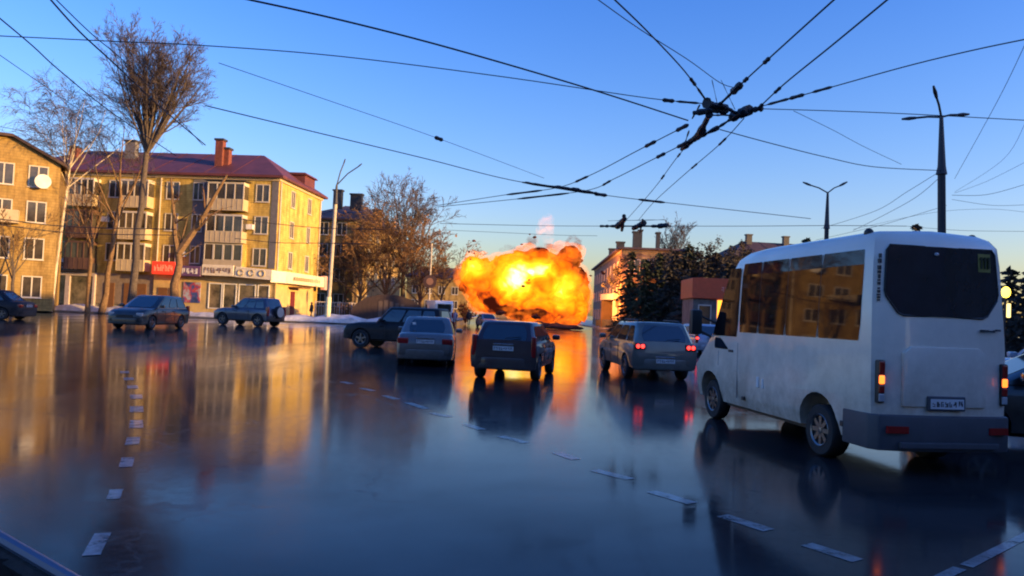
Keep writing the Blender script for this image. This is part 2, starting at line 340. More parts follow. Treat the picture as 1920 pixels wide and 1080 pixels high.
def make_car(name,label,cat,loc,heading,paint,L=4.2,W=1.72,H=1.5,belt=.92,hood=.86,deck=None,
             gh=(-1.0,.0,.0,1.0),r=.31,wb=2.5,side=((.05,.32),(.35,.62),(.65,.95)),tails='low',lit=False,group=None,
             rails=False,clear=.2,plate_z=.75,spare=False,rearwin=(.14,.86,.12,.9),trim=M_black,rw=.40,spokes=5,sx=1.0,face=False):
    """gh: y of rear base, rear top, front top, front base of the cabin. y points forward."""
    c=thing(name,label,cat,loc,heading,group); hw=W/2; hl=L/2
    if deck is None: deck=belt
    yr0,yr1,yf1,yf0=gh
    st=[(-hl,.62*deck+.1,hw*.86,clear+.16),(-hl+.06,deck*.86,hw*.93,clear+.06),(-hl+.2,deck*.97,hw*.97,clear),(yr0,deck if yr0>-hl+.3 else deck,hw,clear),
        ((yr0+yf0)/2,belt,hw,clear),(yf0,belt-.01,hw,clear),(yf0+(hl-yf0)*.5,(belt*.4+hood*.6),hw*.99,clear),(hl-.22,hood*.95,hw*.96,clear+.02),(hl-.07,hood*.84,hw*.9,clear+.06),(hl,hood*.66,hw*.78,clear+.14)]
    st=sorted(st,key=lambda s:s[0])
    rs=[]
    for y,zt,wd,zb in st:
        h=zt-zb
        half=[(wd*.82,zb),(wd*.96,zb+.05),(wd*.99,zb+h*.3),(wd,zb+h*.55),(wd*.985,zb+h*.78),(wd*.93,zb+h*.95),(wd*.84,zt),(wd*.45,zt+.018)]
        rs.append([(x,y,z) for x,z in half]+[(-x,y,z) for x,z in half[::-1]])
    mb=MB().rings(rs)
    body=mb.build('body',[paint,M_black],c,smooth=True)
    ya,yb=-wb/2-.02,wb/2+.02
    cs=[arch_cutter(s*(hw-.28),s*(hw+.1),y,r,r+.06) for s in(-1,1) for y in(ya,yb)]
    for q in cs: q.parent=c
    cut(body,cs)
    # cabin
    wb_,wr=hw*.93,hw*.76; z0,z1=belt-.03,H-.05
    prof=[]
    def ring(t):
        z=z0+(z1-z0)*t; e=1-(1-t)**1.0
        y0=yr0+(yr1-yr0)*t; y1=yf0+(yf1-yf0)*t; wd=wb_+(wr-wb_)*(t**1.15)
        return y0,y1,wd,z
    rs=[]
    for t in (0,.35,.7,1):
        y0,y1,wd,z=ring(t); k=.10
        rs.append([(-wd*.9,y0,z),(wd*.9,y0,z),(wd,y0+k,z),(wd,y1-k,z),(wd*.88,y1,z),(-wd*.88,y1,z),(-wd,y1-k,z),(-wd,y0+k,z)])
    y0,y1,wd,z=ring(1)
    rs.append([(-wd*.8,y0+.06,z+.035),(wd*.8,y0+.06,z+.035),(wd*.88,y0+.15,z+.035),(wd*.88,y1-.2,z+.035),(wd*.75,y1-.1,z+.03),(-wd*.75,y1-.1,z+.03),(-wd*.88,y1-.2,z+.035),(-wd*.88,y0+.15,z+.035)])
    rs.append([(x*.5,y*.6+.4*(y0+y1)/2,z+.05) for x,y,z_ in rs[-1]])
    cab=MB().rings(rs).build('roof',paint,c,smooth=True)
    def P(side_,u,t):
        y0,y1,wd,z=ring(t)
        if side_=='rear': return Vector((-wd*.9+2*wd*.9*u,y0,z))
        if side_=='front': return Vector((-wd*.88+2*wd*.88*u,y1,z))
        s=1 if side_=='right' else -1
        return Vector((s*wd,y0+.1+(y1-y0-.2)*u,z))
    def pane(nm,side_,u0,u1,t0,t1,m_=M_glass,sk=0):
        off={'rear':Vector((0,-.010,.003)),'front':Vector((0,.010,.003)),'right':Vector((.010,0,.003)),'left':Vector((-.010,0,.003))}[side_]
        ts=[t0+(t1-t0)*i/3 for i in range(4)]; g=MB()
        # rounded corners
        cu=(u1-u0)*.05
        rows=[]
        for i,t in enumerate(ts):
            q=cu if i in(0,3) else 0
            rows.append([P(side_,u0+q+(u1-u0-2*q)*j/4,t)+off for j in range(5)])
        for i in range(3):
            for j in range(4): g.poly([rows[i][j],rows[i][j+1],rows[i+1][j+1],rows[i+1][j]])
        return g.build(nm,m_,c,recalc=True)
    pane('rear_window','rear',rearwin[0],rearwin[1],rearwin[2],rearwin[3]); pane('windscreen','front',.07,.93,.1,.93)
    for a,b in side:
        for s in('left','right'): pane('side_window',s,a,b,.12,.88)
    # dark underbody
    MB().box(-hw*.8,hw*.8,-hl+.25,hl-.25,clear-.02,clear+.3).box(-hw*.60,hw*.60,-hl+.1,hl-.1,clear+.05,clear+.32).build('underbody',M_black,c)
    for s in(-1,1):
        for y in(ya,yb): add_wheel(c,s*(hw-.12),y,r,.21,spokes)
    # bumpers
    for s,nm in((-1,'bumper'),(1,'bumper')):
        y=s*hl
        prof=[(-hw*.95,y-s*.32),(-hw*.9,y-s*.05),(-hw*.5,y+s*.03),(hw*.5,y+s*.03),(hw*.9,y-s*.05),(hw*.95,y-s*.32)]
        MB().prism(prof,clear+.02,clear+.30,'z').build(nm,trim,c,bevel=.03,smooth=True)
    # rear lamps
    lm=M_tailon if lit else M_tail
    for s in(-1,1):
        if tails=='low': b=(hw*.56,hw*.93,-hl-.012,-hl+.16,deck*.68,deck*.86)
        elif tails=='high': b=(hw*.62,hw*.945,-hl-.012,-hl+.2,deck*.80,deck*.97)
        else: b=(hw*.82,hw*.965,-hl+.0,-hl+.18,deck*.60,deck*1.12)
        x0,x1=sorted((s*b[0],s*b[1]))
        tl=MB().box(x0,x1,*b[2:]).build('tail_light',M_tail,c,bevel=.03,smooth=True)
        if lit:
            for q in(.28,.72): MB().ball((x0+(x1-x0)*q,b[2]-.004,(b[4]+b[5])/2),(.055,.02,.055)).build('bulb',M_tailon,tl,smooth=True)
        x0,x1=sorted((s*hw*.58,s*hw*.9))
        MB().box(x0,x1,hl-.28,hl-.02,hood*.66,hood*.84).build('headlight',M_lensw,c,bevel=.04,smooth=True)
        x0,x1=sorted((s*(hw-.01),s*(hw+.2)))
        mi=MB().box(x0,x1,yf0-.42,yf0-.28,belt+.02,belt+.16).build('mirror',paint,c,bevel=.04,smooth=True)
        for yy in(-.1,.85) if L<4.7 else (-.2,.9):
            x0,x1=sorted((s*(hw-.01),s*(hw+.018))); MB().box(x0,x1,yy-.5,yy-.33,belt-.16,belt-.12).build('door_handle',paint,c,bevel=.008,segs=1)
        # door shut lines
        x0,x1=sorted((s*(hw-.006),s*(hw+.0035)))
        for yy in(-.62,.25,1.0): MB().box(x0,x1,yy-.006,yy+.006,clear+.12,belt-.1).build('door_seam',M_black,c)
        if rails:
            g=MB(); xx=s*hw*.66; g.tube([(xx,yr1+.25,H-.03),(xx,yr1+.35,H+.05),(xx,yf1-.45,H+.05),(xx,yf1-.35,H-.03)],.018,6); g.build('roof_rail',M_steel,c,smooth=True)
    plate(c,-hl-.035 if plate_z<deck*.62 else -hl-.012,plate_z)
    MB().box(-hw*.45,hw*.45,hl-.02,hl+.012,hood*.5,hood*.72).build('grille',M_black,c,bevel=.02)
    MB().box(-hw*.3,hw*.3,-hl-.02,-hl+.05,plate_z+.09,plate_z+.12).build('plate_garnish',M_chrome if paint is not M_black else M_black,c,bevel=.006,segs=1)
    MB().tube([(hw*.5,-hl+.25,clear+.02),(hw*.5,-hl-.01,clear+.02)],.03,8).build('exhaust',M_steel,c)
    g=MB().tube([(0,yr0-.0+.02,belt+.03),(.05,yr0+.0-.01,belt+.10),(.42,yr0+.05,belt+.14)],.012,5) if not spare else None
    if g and tails!='low': g.build('rear_wiper',M_black,c)
    if spare:
        n=24
        sp=MB(); sp.rings([[(rr*math.cos(2*math.pi*i/n),-hl-y_,.86+rr*math.sin(2*math.pi*i/n)) for i in range(n)] for y_,rr in((.0,.26),(.0,.34),(.04,.36),(.17,.36),(.22,.33))])
        o=sp.build('spare_wheel',M_rubber,c,smooth=True)
        MB().rings([[(rr*math.cos(2*math.pi*i/n),-hl-y_,.86+rr*math.sin(2*math.pi*i/n)) for i in range(n)] for y_,rr in((.2,.3),(.235,.29),(.245,.1))]).build('wheel_cover',mat('cover_silver',(.4,.4,.38),.4),o,smooth=True)
    c.scale=(sx,sx,sx)
    return c

P_brown=mat('taupe_metallic',(0.15,0.125,0.115),0.4,metal=.3,coat=.8,var=.12,scale=1.5)
P_plum=mat('plum_metallic',(0.04,0.018,0.024),0.45,metal=.3,coat=.8,var=.2,scale=1.5)
P_green=mat('greygreen_metallic',(0.13,0.135,0.12),0.4,metal=.3,coat=.8,var=.12,scale=1.5)
P_navy=mat('navy_paint',(0.007,0.009,0.016),0.5,metal=.0,coat=.08,spec=.25,var=.2)
P_blue=mat('slate_blue_metallic',(0.05,0.06,0.10),0.35,metal=.4,coat=.8)
P_dark=mat('black_metallic',(0.02,0.022,0.027),0.3,metal=.3,coat=.8)
P_silver=mat('silver_metallic',(0.2,0.21,0.23),0.32,metal=.4,coat=.8)
P_white=mat('car_white',(0.42,0.43,0.5),0.3,coat=.8,var=.06)
for q in(P_brown,P_plum,P_green,P_navy,P_blue,P_dark,P_silver,P_white): grime(q,.2,1.05,(.09,.078,.066),.8)
def g3(px,py): 
    p=G(px,py); return (p.x,p.y,0)
# sedan ahead on the left
def rear_at(px,py,L,heading,W=0):
    p=G(px,py); return (p.x-math.sin(heading)*L/2, p.y+math.cos(heading)*L/2, 0)
h=R(3.5)
o=make_car('sedan','dusty taupe saloon seen from behind, in front of the black off-road car','sedan',rear_at(795,688,4.4,h),h,P_brown,L=4.4,W=1.74,H=1.46,belt=.92,deck=.98,hood=.86,
  gh=(-1.62,-.85,.35,1.25),wb=2.55,tails='low',trim=P_brown,plate_z=.74,rearwin=(.1,.9,.2,.92))
tag(MB().box(-.03,.07,-.004,.004,-.035,.035).build('rear_sticker',M_white,o,(-.42,-1.36,1.25),recalc=False))
o.children[-1].rotation_euler=(R(-50),0,0)
h=R(-11)
make_car('hatchback','dark plum tall hatchback straight ahead with its nose turned right','car',rear_at(941,714,3.95,h),h,P_plum,L=3.95,W=1.69,H=1.48,belt=.96,deck=1.0,hood=.9,
  gh=(-1.93,-1.6,.15,1.2),wb=2.45,tails='tall',trim=P_plum,plate_z=.80,clear=.27,side=((.03,.2),(.23,.58),(.61,.97)),rearwin=(.08,.92,.1,.9))
h=R(6)
make_car('station_wagon','grey green estate car with lit red tail lights beside the white minibus','estate car',rear_at(1246,716,4.6,h),h,P_green,L=4.6,W=1.8,H=1.60,belt=1.02,deck=1.06,hood=.93,
  gh=(-2.24,-1.85,.3,1.35),wb=2.65,r=.33,tails='high',lit=True,rails=True,trim=P_green,plate_z=.55,side=((.03,.24),(.27,.6),(.63,.97)),rearwin=(.07,.93,.16,.92),clear=.30)
# dark off-road car crossing to the left
h=R(76)
p=G(745,656); 
make_car('offroad_car','black off-road car crossing leftwards, half hidden behind the taupe saloon','off-road car',(p.x-.1,p.y+.9,0),h,P_navy,L=4.35,W=1.8,H=1.74,belt=1.08,deck=1.1,hood=1.02,
  gh=(-2.08,-1.95,.2,.75),wb=2.6,r=.38,tails='tall',trim=M_black,plate_z=.75,side=((.03,.27),(.3,.6),(.63,.96)),clear=.34)
# small off-road car near the shops
h=R(70)
p=G(455,611)
make_car('compact_offroad_car','slate blue boxy off-road car with a spare wheel on its tailgate, before the shops','off-road car',(p.x,p.y+1.2,0),h,P_blue,L=3.95,W=1.72,H=1.66,belt=1.02,deck=1.04,hood=.98,
  gh=(-1.85,-1.6,.0,.75),wb=2.45,r=.35,tails='tall',trim=M_black,plate_z=.62,side=((.03,.3),(.33,.62),(.65,.96)),spare=True,rails=True,clear=.3,sx=1.2)
# dark cars at the left
h=R(176); p=G(228,617)
make_car('parked_car','dull black rounded car under the tall poplar, left of the red sign','car',(p.x,p.y+3,0),h,P_dark,L=4.3,W=1.8,H=1.6,belt=.98,deck=1.0,hood=.9,gh=(-2.0,-1.6,.1,1.1),wb=2.6,tails='tall',trim=P_dark,plate_z=.7,sx=1.15)
h=R(95); p=G(-75,598)
make_car('parked_car','dark blue car cut off by the left picture edge','car',(p.x,p.y+2,0),h,P_navy,L=4.4,W=1.8,H=1.55,belt=.98,hood=.9,gh=(-1.7,-1.0,.2,1.1),wb=2.6,trim=P_navy,sx=1.15)
# distant cars by the fire
h=R(4); p=G(1055,613)
make_car('distant_car','small dark car driving towards the fireball','car',(p.x,p.y+1,0),h,P_dark,L=4.2,W=1.75,H=1.48,belt=.95,hood=.88,gh=(-1.9,-1.5,.2,1.1),wb=2.5,tails='tall')
h=R(195); p=G(912,615)
make_car('oncoming_car','silver car coming away from the fireball on the left lane','car',(p.x,p.y+2,0),h,P_silver,L=4.3,W=1.75,H=1.48,belt=.93,hood=.86,gh=(-1.8,-1.1,.2,1.1),wb=2.5)
# pale car and dark car behind the wagon
h=R(8); p=G(1318,664)
make_car('white_car','pale car between the grey green estate and the minibus mirror','car',(p.x,p.y+1.5,0),h,P_white,L=4.2,W=1.75,H=1.52,belt=.95,hood=.88,gh=(-1.95,-1.5,.2,1.1),wb=2.5,tails='tall',lit=True,trim=P_white)
h=R(80); p=G(1275,622)
make_car('parked_car','black low car parked on the far right kerb below the spruces','car',(p.x,p.y+2,0),h,P_dark,L=4.4,W=1.8,H=1.5,belt=.95,hood=.88,gh=(-1.7,-1.0,.2,1.1),wb=2.6)
# right edge cars
h=R(6)
make_car('white_offroad_car','white off-road car right of the minibus, above the dark car','off-road car',(13.25,17.6,0),h,P_white,L=4.3,W=1.8,H=1.75,belt=1.1,deck=1.12,hood=1.04,gh=(-2.0,-1.8,.2,1.0),wb=2.55,r=.36,tails='tall',clear=.32,trim=M_grey)
h=R(20)
make_car('dark_car','near black car at the right picture edge beside the minibus bumper','car',(8.5,11.5,0),R(72),P_dark,L=4.2,W=1.78,H=1.5,belt=.98,deck=1.0,hood=.95,gh=(-1.9,-1.5,.2,1.1),wb=2.5,tails='tall',trim=P_dark)

# ------------------------------------------------------------------ minibus
def minibus():
    P_bus=mat('bus_white',(0.80,0.72,0.60),0.32,coat=.6,var=.10,scale=.9)
    grime(P_bus,.3,1.9,(.26,.20,.14),.85)
    c=thing('minibus','white minibus seen from behind with dark windows and grey rear bumper','minibus',(5.12,8.84,0),R(9))
    K=.81; hw=1.08; L=6.7; H=2.78
    # side sections by height: (z, halfwidth)
    secs=[(.35,1.0),(.55,1.06),(.9,1.08),(1.5,1.08),(2.0,1.06),(2.5,1.03),(2.72,1.0),(2.82,.94),(2.87,.82),(2.9,.3)]
    def ylim(z):
        # rear and front outline as function of height
        yr = 0.0 if z<1.3 else (z-1.3)*.06
        if z>2.68: yr += (z-2.68)**2*3.5
        fr=[(.35,6.62),(.9,6.7),(1.15,6.45),(1.32,5.95),(1.9,5.55),(2.5,5.1),(2.72,4.85),(2.82,4.5),(2.87,4.1),(2.9,3.0)]
        for (za,ya),(zb,yb) in zip(fr[:-1],fr[1:]):
            if z<=zb+1e-6: return yr, K*(ya+(yb-ya)*max(0,(z-za))/(zb-za))
        return yr,3.0*K
    rs=[]
    for z,wd in secs:
        y0,y1=ylim(z); k=.13; fk=.45
        rs.append([(-wd+k,y0-.0,z),(0,y0-.05,z),(wd-k,y0,z),(wd-.03,y0+.05,z),(wd,y0+k+.04,z),(wd,y1-fk-.3,z),(wd*.93,y1-fk*.5,z),(wd*.6,y1-.03,z),(0,y1+.02,z),(-wd*.6,y1-.03,z),(-wd*.93,y1-fk*.5,z),(-wd,y1-fk-.3,z),(-wd,y0+k+.04,z),(-wd+.03,y0+.05,z)])
    body=MB().rings(rs).build('body',P_bus,c,smooth=True)
    ya,yb,r=1.40*K,5.55*K,.335
    cs=[arch_cutter(s*.62,s*1.3,y,r+.03,r+.13) for s in(-1,1) for y in(ya,yb)]
    for q in cs: q.parent=c
    cut(body,cs)
    MB().box(-.85,.85,.35,6.3*K,.28,.6).box(-.6,.6,.2,6.4*K,.4,.9).build('underbody',M_black,c)
    for s in(-1,1):
        for y in(ya,yb): add_wheel(c,s*.87,y,r,.24 if y==yb else .3,8)
    def wd_at(z):
        for (za,wa),(zb,wb) in zip(secs[:-1],secs[1:]):
            if z<=zb: return wa+(wb-wa)*(z-za)/(zb-za)
    # glass bands on both sides
    for s in(-1,1):
        def band(nm,ybot,ytop,z0,z1,mt=M_glass,off=.006):
            g=MB(); n=6; rows=[]
            for i in range(n+1):
                z=z0+(z1-z0)*i/n; x=s*(wd_at(z)+off)
                a=ybot[0]+(ytop[0]-ybot[0])*i/n; b=ybot[1]+(ytop[1]-ybot[1])*i/n
                if i in(0,n): a+=.03; b-=.03
                rows.append([(x,a*K,z),(x,b*K,z)])
            for i in range(n): g.poly([rows[i][0],rows[i][1],rows[i+1][1],rows[i+1][0]])
            return g.build(nm,mt,c)
        M_bg=mat('bus_glass',(0.008,0.008,0.01),0.03,spec=.38,ior=1.5,var=.2)
        edges=[.30,1.42,2.44,3.42,4.2]
        for a,b in zip(edges[:-1],edges[1:]): band('side_window',(a+.008,b-.008),(a+.008,b-.008),1.54,2.64,M_bg)
        for b in edges[1:-1]: band('window_joint',(b-.014,b+.014),(b-.014,b+.014),1.55,2.63,M_black,off=.004)
        band('door_window',(4.26,5.42),(4.26,4.72),1.46,2.58,M_bg)
        band('quarter_window',(4.62,5.3),(5.0,5.3),1.24,1.42,M_bg)
        # seams, hatches
        g=MB(); x0,x1=sorted((s*1.07,s*1.083)); 
        g.box(x0,x1,4.22*K,4.22*K+.012,.48,1.36); g.box(x0,x1,5.1*K,5.1*K+.012,.95,1.2)
        g.build('door_seam',mat('seam_grey',(.2,.2,.21),.6),c)
        for yy,zz,w_,h_ in((3.15*K,.72,.05,.14),(3.32*K,.72,.08,.16)):
            x0,x1=sorted((s*1.06,s*1.09)); MB().box(x0,x1,yy,yy+w_,zz,zz+h_).build('side_marker',M_white,c,bevel=.008,segs=1)
        x0,x1=sorted((s*1.05,s*1.092)); MB().box(x0,x1,.52,.60,.47,.54).build('tow_hook',M_black,c,bevel=.01,segs=1)
        MB().box(x0,x1,3.9*K,3.9*K+.08,.47,.53).build('tow_hook',M_black,c,bevel=.01,segs=1)
        MB().box(x0,x1,4.42*K,4.42*K+.18,1.2,1.24).build('door_handle',M_black,c,bevel=.01,segs=1)
        # mirrors
        xx=s*1.34; x0,x1=sorted((s*1.22,s*1.46))
        mi=MB().box(x0,x1,5.62*K,5.62*K+.16,1.45,1.89).build('mirror',M_black,c,bevel=.05,smooth=True)
        MB().tube([(s*.98,5.75*K,1.42),(s*1.26,5.70*K,1.52)],.025,6).tube([(s*.93,5.6*K,1.66),(s*1.3,5.7*K,1.80),(s*1.34,5.7*K,1.7)],.02,6).build('mirror_arm',M_black,mi,smooth=True)
        # rear lamp clusters
        x0,x1=sorted((s*.905,s*1.005))
        lamp=MB().box(x0,x1,-.035,.10,.83,1.33).build('lamp_cluster',M_black,c,bevel=.02,smooth=True)
        MB().box(x0+.008,x1-.008,-.043,.0,1.17,1.315).build('lamp',M_tail,lamp,bevel=.01)
        MB().box(x0+.008,x1-.008,-.047,.0,1.05,1.155).build('lamp',M_amber,lamp,bevel=.02)
        MB().box(x0+.008,x1-.008,-.043,.0,.95,1.04).build('lamp',M_tail,lamp,bevel=.01)
        MB().box(x0+.008,x1-.008,-.043,.0,.85,.94).build('lamp',M_lensw,lamp,bevel=.01)
        # roof marker lamps
        MB().ball((s*.84,.42,2.86),(.065,.065,.06)).build('marker_lamp',M_black,c,smooth=True)
    # rear window
    M_rg=mat('rear_glass',(0.018,0.022,0.034),0.08,spec=.7,ior=1.5,var=.2)
    def yb_(z): return ylim(z)[0]
    g=MB(); prof=[(-.62,1.86),(.62,1.86),(.70,1.89),(.87,2.08),(.89,2.15),(.85,2.63),(.80,2.69),(-.80,2.69),(-.85,2.63),(-.89,2.15),(-.87,2.08),(-.70,1.89)]
    def rp(x,z,o): return (x,yb_(z)-.055+.055*(abs(x)/.95)**1.0-o,z)
    cen=[rp(0,1.86,.012),rp(0,2.69,.012)]
    right=[p for p in prof if p[0]>0]; 
    g.poly([cen[0]]+[rp(x,z,.012) for x,z in right]+[cen[1]]); g.poly([cen[1]]+[rp(-x,z,.012) for x,z in right[::-1]]+[cen[0]])
    rw=g.build('rear_window',M_rg,c)
    g=MB()
    out=prof+[prof[0]]
    g.tube([rp(x,z,.012) for x,z in out],.012,5); g.build('window_seal',M_black,rw)
    # route number plate behind the glass
    rn=MB().poly([rp(.56,2.42,.016),rp(.77,2.42,.016),rp(.77,2.64,.016),rp(.56,2.64,.016)]).build('route_plate',mat('dull_yellow',(.20,.19,.035),.5),rw)
    g=MB()
    for k in range(3):
        x=.60+k*.058; g.box(x,x+.024,yb_(2.5)-.048,yb_(2.5)-.02,2.46,2.6); g.box(x-.016,x,yb_(2.5)-.046,yb_(2.5)-.02,2.565,2.585)
    g.build('route_number',mat('dark_olive',(.03,.035,.012),.6),rn)
    MB().ball((-.12,yb_(2.6)-.07,2.6),(.04,.012,.022)).build('brake_lamp',M_lensw,c)
    # vertical lettering on the left rear corner post and small maker script
    g=MB(); rnd=random.Random(5); z=2.58
    while z>2.02:
        hgt=rnd.choice((.02,.035,.05)); x=-wd_at(z)+.09; q=rnd.uniform(.008,.016)
        g.box(x-q,x+q,yb_(z)-.012,yb_(z)+.03,z-hgt,z); z-=hgt+rnd.choice((.01,.012,.03))
    g.build('side_lettering',M_ink,c)
    g=MB(); glyphs(g,.56,.80,-.01,1.70,1.73,8,11,d=.02); g.box(.82,.88,-.03,0,1.715,1.74); g.build('rear_lettering',mat('grey_ink',(.08,.085,.09),.4),c)
    # pressed panel on the tailgate
    g=MB(); pr=[(-.64,.8),(.64,.8),(.64,1.42),(.52,1.5),(-.52,1.5),(-.64,1.42)]
    g.prism(pr,-.056,.0,'y'); g.build('tailgate_panel',P_bus,c,bevel=.012,smooth=True)
    # plate with frame
    po=MB().box(-.29,.29,-.09,-.05,.76,.93).build('plate_frame',M_grey,c,bevel=.01,segs=1)
    MB().box(-.255,.255,-.097,-.085,.785,.90).build('number_plate',M_plate,po)
    g=MB(); glyphs(g,-.235,.15,-.0972,.81,.87,6,21,d=.004); glyphs(g,.17,.24,-.0972,.82,.88,2,2,d=.004); g.build('lettering',M_ink,po)
    # bumper
    bp=MB(); 
    prof=[(-1.085,.55),(-1.09,.06),(-1.0,-.06),(-.6,-.13),(.6,-.13),(1.0,-.06),(1.09,.06),(1.085,.55),(.98,.55),(.9,.1),(-.9,.1),(-.98,.55)]
    bp.prism(prof,.29,.70,'z'); b=bp.build('bumper',M_grey,c,bevel=.025,smooth=True)
    MB().box(-.75,.75,-.165,-.12,.33,.40).build('bumper_step',M_grey,b,bevel=.012)
    for s in(-1,1):
        x0,x1=sorted((s*.62,s*.92)); o_=MB().prism([(x0,-.132 if s<0 else -.142),(x1,-.142 if s<0 else -.132),(x1,-.09),(x0,-.09)],.50,.58,'z').build('reflector',M_tail,b)
    MB().tube([(-1,.0,0),(1,.0,0)],.01,4) 
    MB().box(-.95,.95,.55,.6,.28,.45).build('mud_flap',M_rubber,c)
    # roof hatch + roof rib
    MB().box(-.35,.35,1.9,2.5,2.895,2.93).build('roof_hatch',P_bus,c,bevel=.02)
    c.scale=(.845,1,1)
    return c
minibus()

# ------------------------------------------------------------------ overhead wires
WG='overhead wires above the junction'
def wire(pts,z,label,rad=.014,clamps=(),name='overhead_wire',cat='wire'):
    """pts picture bearings; z: height of the wire, or list of distances"""
    P=[]
    for i,(px,py) in enumerate(pts):
        zz=z[i] if isinstance(z,(list,tuple)) else z
        P.append(G(px,py,zz))
    # smooth
    Q=[]
    for i in range(len(P)-1):
        p0=P[max(i-1,0)];p1=P[i];p2=P[i+1];p3=P[min(i+2,len(P)-1)]
        for k in range(6):
            t=k/6; Q.append(.5*((2*p1)+(-p0+p2)*t+(2*p0-5*p1+4*p2-p3)*t*t+(-p0+3*p1-3*p2+p3)*t**3))
    Q.append(P[-1])
    mb=MB().tube(Q,rad*.78,5)
    o=tag(mb.build(name,M_wire,smooth=True),label,cat,WG)
    for a,b,rr in clamps:
        i0=int(a*(len(Q)-1)); p=Q[0].lerp(Q[0],0)
        def at(t):
            f=t*(len(Q)-1); i=min(int(f),len(Q)-2); return Q[i].lerp(Q[i+1],f-i)
        A=at(a);B=at(b); mid=(A+B)/2
        MB().tube([A,A.lerp(B,.15),mid,A.lerp(B,.85),B],[rr*.5,rr,rr*.8,rr,rr*.5],7).build('insulator',M_wire,o,smooth=True)
    return o
ZW=5.9
wire([(455,-3),(640,38),(850,92),(1100,165),(1290,226)],6.4,'thickest dark wire sloping from the top left edge to the large wire junction',.022)
wire([(-10,67),(200,77),(390,86),(640,106),(950,145),(1215,184),(1330,195)],6.6,'nearly level wire passing behind the poplar crown to the large junction',.014,((.86,.885,.05),(.89,.955,.03)))
wire([(410,118),(600,183),(820,259),(1020,334)],7.2,'thin wire falling from the poplar crown with one small clamp in mid sky',.011,((.66,.68,.07),))
wire([(385,198),(600,250),(800,298),(960,338),(1120,364),(1250,380),(1520,410)],6.0,'wire falling from the poplar crown through the merging of the two contact wires',.017,((.52,.66,.045),(.66,.69,.07),(.78,.83,.05)))
wire([(815,386),(950,365),(1045,352),(1110,327),(1200,280),(1290,234)],ZW,'upper contact wire bending from mid sky up to the large junction',.016,((.2,.33,.04),(.5,.58,.04),(.82,.86,.05),(.94,1,.05)))
wire([(820,388),(970,373),(1100,357),(1150,336),(1220,301),(1290,266)],ZW,'lower contact wire bending from mid sky up to the large junction',.016,((.2,.34,.04),(.5,.58,.04),(.83,.87,.05),(.93,1,.05)))
wire([(1118,-3),(1200,55),(1290,112),(1350,155),(1380,165)],6.8,'thin wire from the top edge ending at the small triangle over the junction',.011)
wire([(1150,-3),(1215,60),(1285,135),(1330,197)],6.1,'dark wire from the top edge to the left side of the large junction',.016,((.72,.78,.035),(.8,.98,.025)))
wire([(1570,-6),(1480,75),(1400,148),(1345,200)],6.0,'contact wire from the top edge carrying the fat insulator above the junction',.018,((.48,.52,.04),(.66,.69,.04),(.72,.80,.075),(.8,.98,.03)))
wire([(1668,-4),(1560,85),(1470,158),(1420,205)],6.0,'contact wire from the top edge to the right side of the large junction',.018,((.7,.76,.035),(.9,.99,.04)))
wire([(1925,73),(1820,95),(1700,124),(1560,163),(1480,185),(1425,200)],6.1,'wire rising from the large junction to the right picture edge',.014,((.6,.68,.03),(.72,.80,.04),(.80,.93,.03)))
wire([(1425,204),(1560,208),(1710,214),(1930,226)],6.4,'level wire from the large junction passing behind the tall street lamp',.013)
wire([(1350,243),(1450,270),(1550,295),(1640,313),(1768,320)],[6.4,6.5,6.7,6.9,7.4],'sagging wire from the junction to the tall street lamp post',.017)
wire([(1488,208),(1560,243),(1620,275),(1690,308)],7.6,'faint thin wire right of the large junction',.01)
wire([(1928,70),(1870,190),(1790,335)],[8.5,8.2,7.8],'faint wire hanging steeply at the right picture edge',.010)
wire([(1395,222),(1350,270),(1280,330),(1225,380),(1198,412)],ZW,'right contact wire running back from large to small junction',.014,((.2,.26,.03),(.4,.44,.03)))
wire([(1290,270),(1262,305),(1225,355),(1175,412)],ZW,'left contact wire running back from large to small junction',.014,((.2,.25,.03),(.5,.55,.035)))
wire([(1768,318),(1700,360),(1640,396),(1540,428)],[7.6,7.3,7.0,6.8],'upper one of two slack wires between the street lamps',.013)
wire([(1770,325),(1720,368),(1660,402),(1600,432)],[7.6,7.2,6.9,6.6],'lower one of two slack wires between the street lamps',.013)
wire([(825,419),(1000,423),(1130,424),(1250,424),(1400,424),(1560,423),(1700,424)],7.0,'level wire through the small junction above the fireball',.02,((.46,.5,.1),))
wire([(830,431),(940,436),(1050,441),(1120,442)],7.2,'short faint level wire just above the flames',.016)
wire([(92,-4),(150,60),(215,120),(300,200),(385,272)],6.3,'thick wire crossing the tall poplar from the top left',.020)
wire([(102,-4),(170,62),(240,122),(320,206),(380,272)],6.6,'thinner wire beside the thick one crossing the tall poplar',.013)
wire([(-8,28),(60,85),(115,135),(215,215),(330,292)],6.5,'dark wire running down from the upper left edge past the birch',.017)
wire([(-8,98),(60,145),(140,200),(230,260)],6.9,'thin wire running down to the birch crown from the left edge',.011)
wire([(-8,236),(60,248),(120,256)],7.2,'faint wire over the roof of the leftmost building',.012)
wire([(1785,366),(1850,365),(1925,345)],[7.2,7.2,7.3],'curved wire leaving the tall lamp post to the right',.012)
wire([(1785,374),(1860,385),(1925,384)],[7.2,7.0,7.0],'slack lower wire leaving the tall lamp post to the right',.010)
wire([(1775,385),(1700,408),(1640,425),(1530,450)],[7.0,6.8,6.7,6.7],'wire from the tall post sinking behind the bus roof',.012)
wire([(1930,300),(1850,340),(1790,362)],8.2,'thin wire above the bus corner rising to the right edge',.009)
for k,(a,b,c_,lab) in enumerate([((-5,410),(130,425),(330,430),'upper dark span wire low across the apartment building'),((-5,421),(140,437),(330,441),'lower dark span wire low across the apartment building')]):
    wire([a,b,c_],5.6,lab,.035)
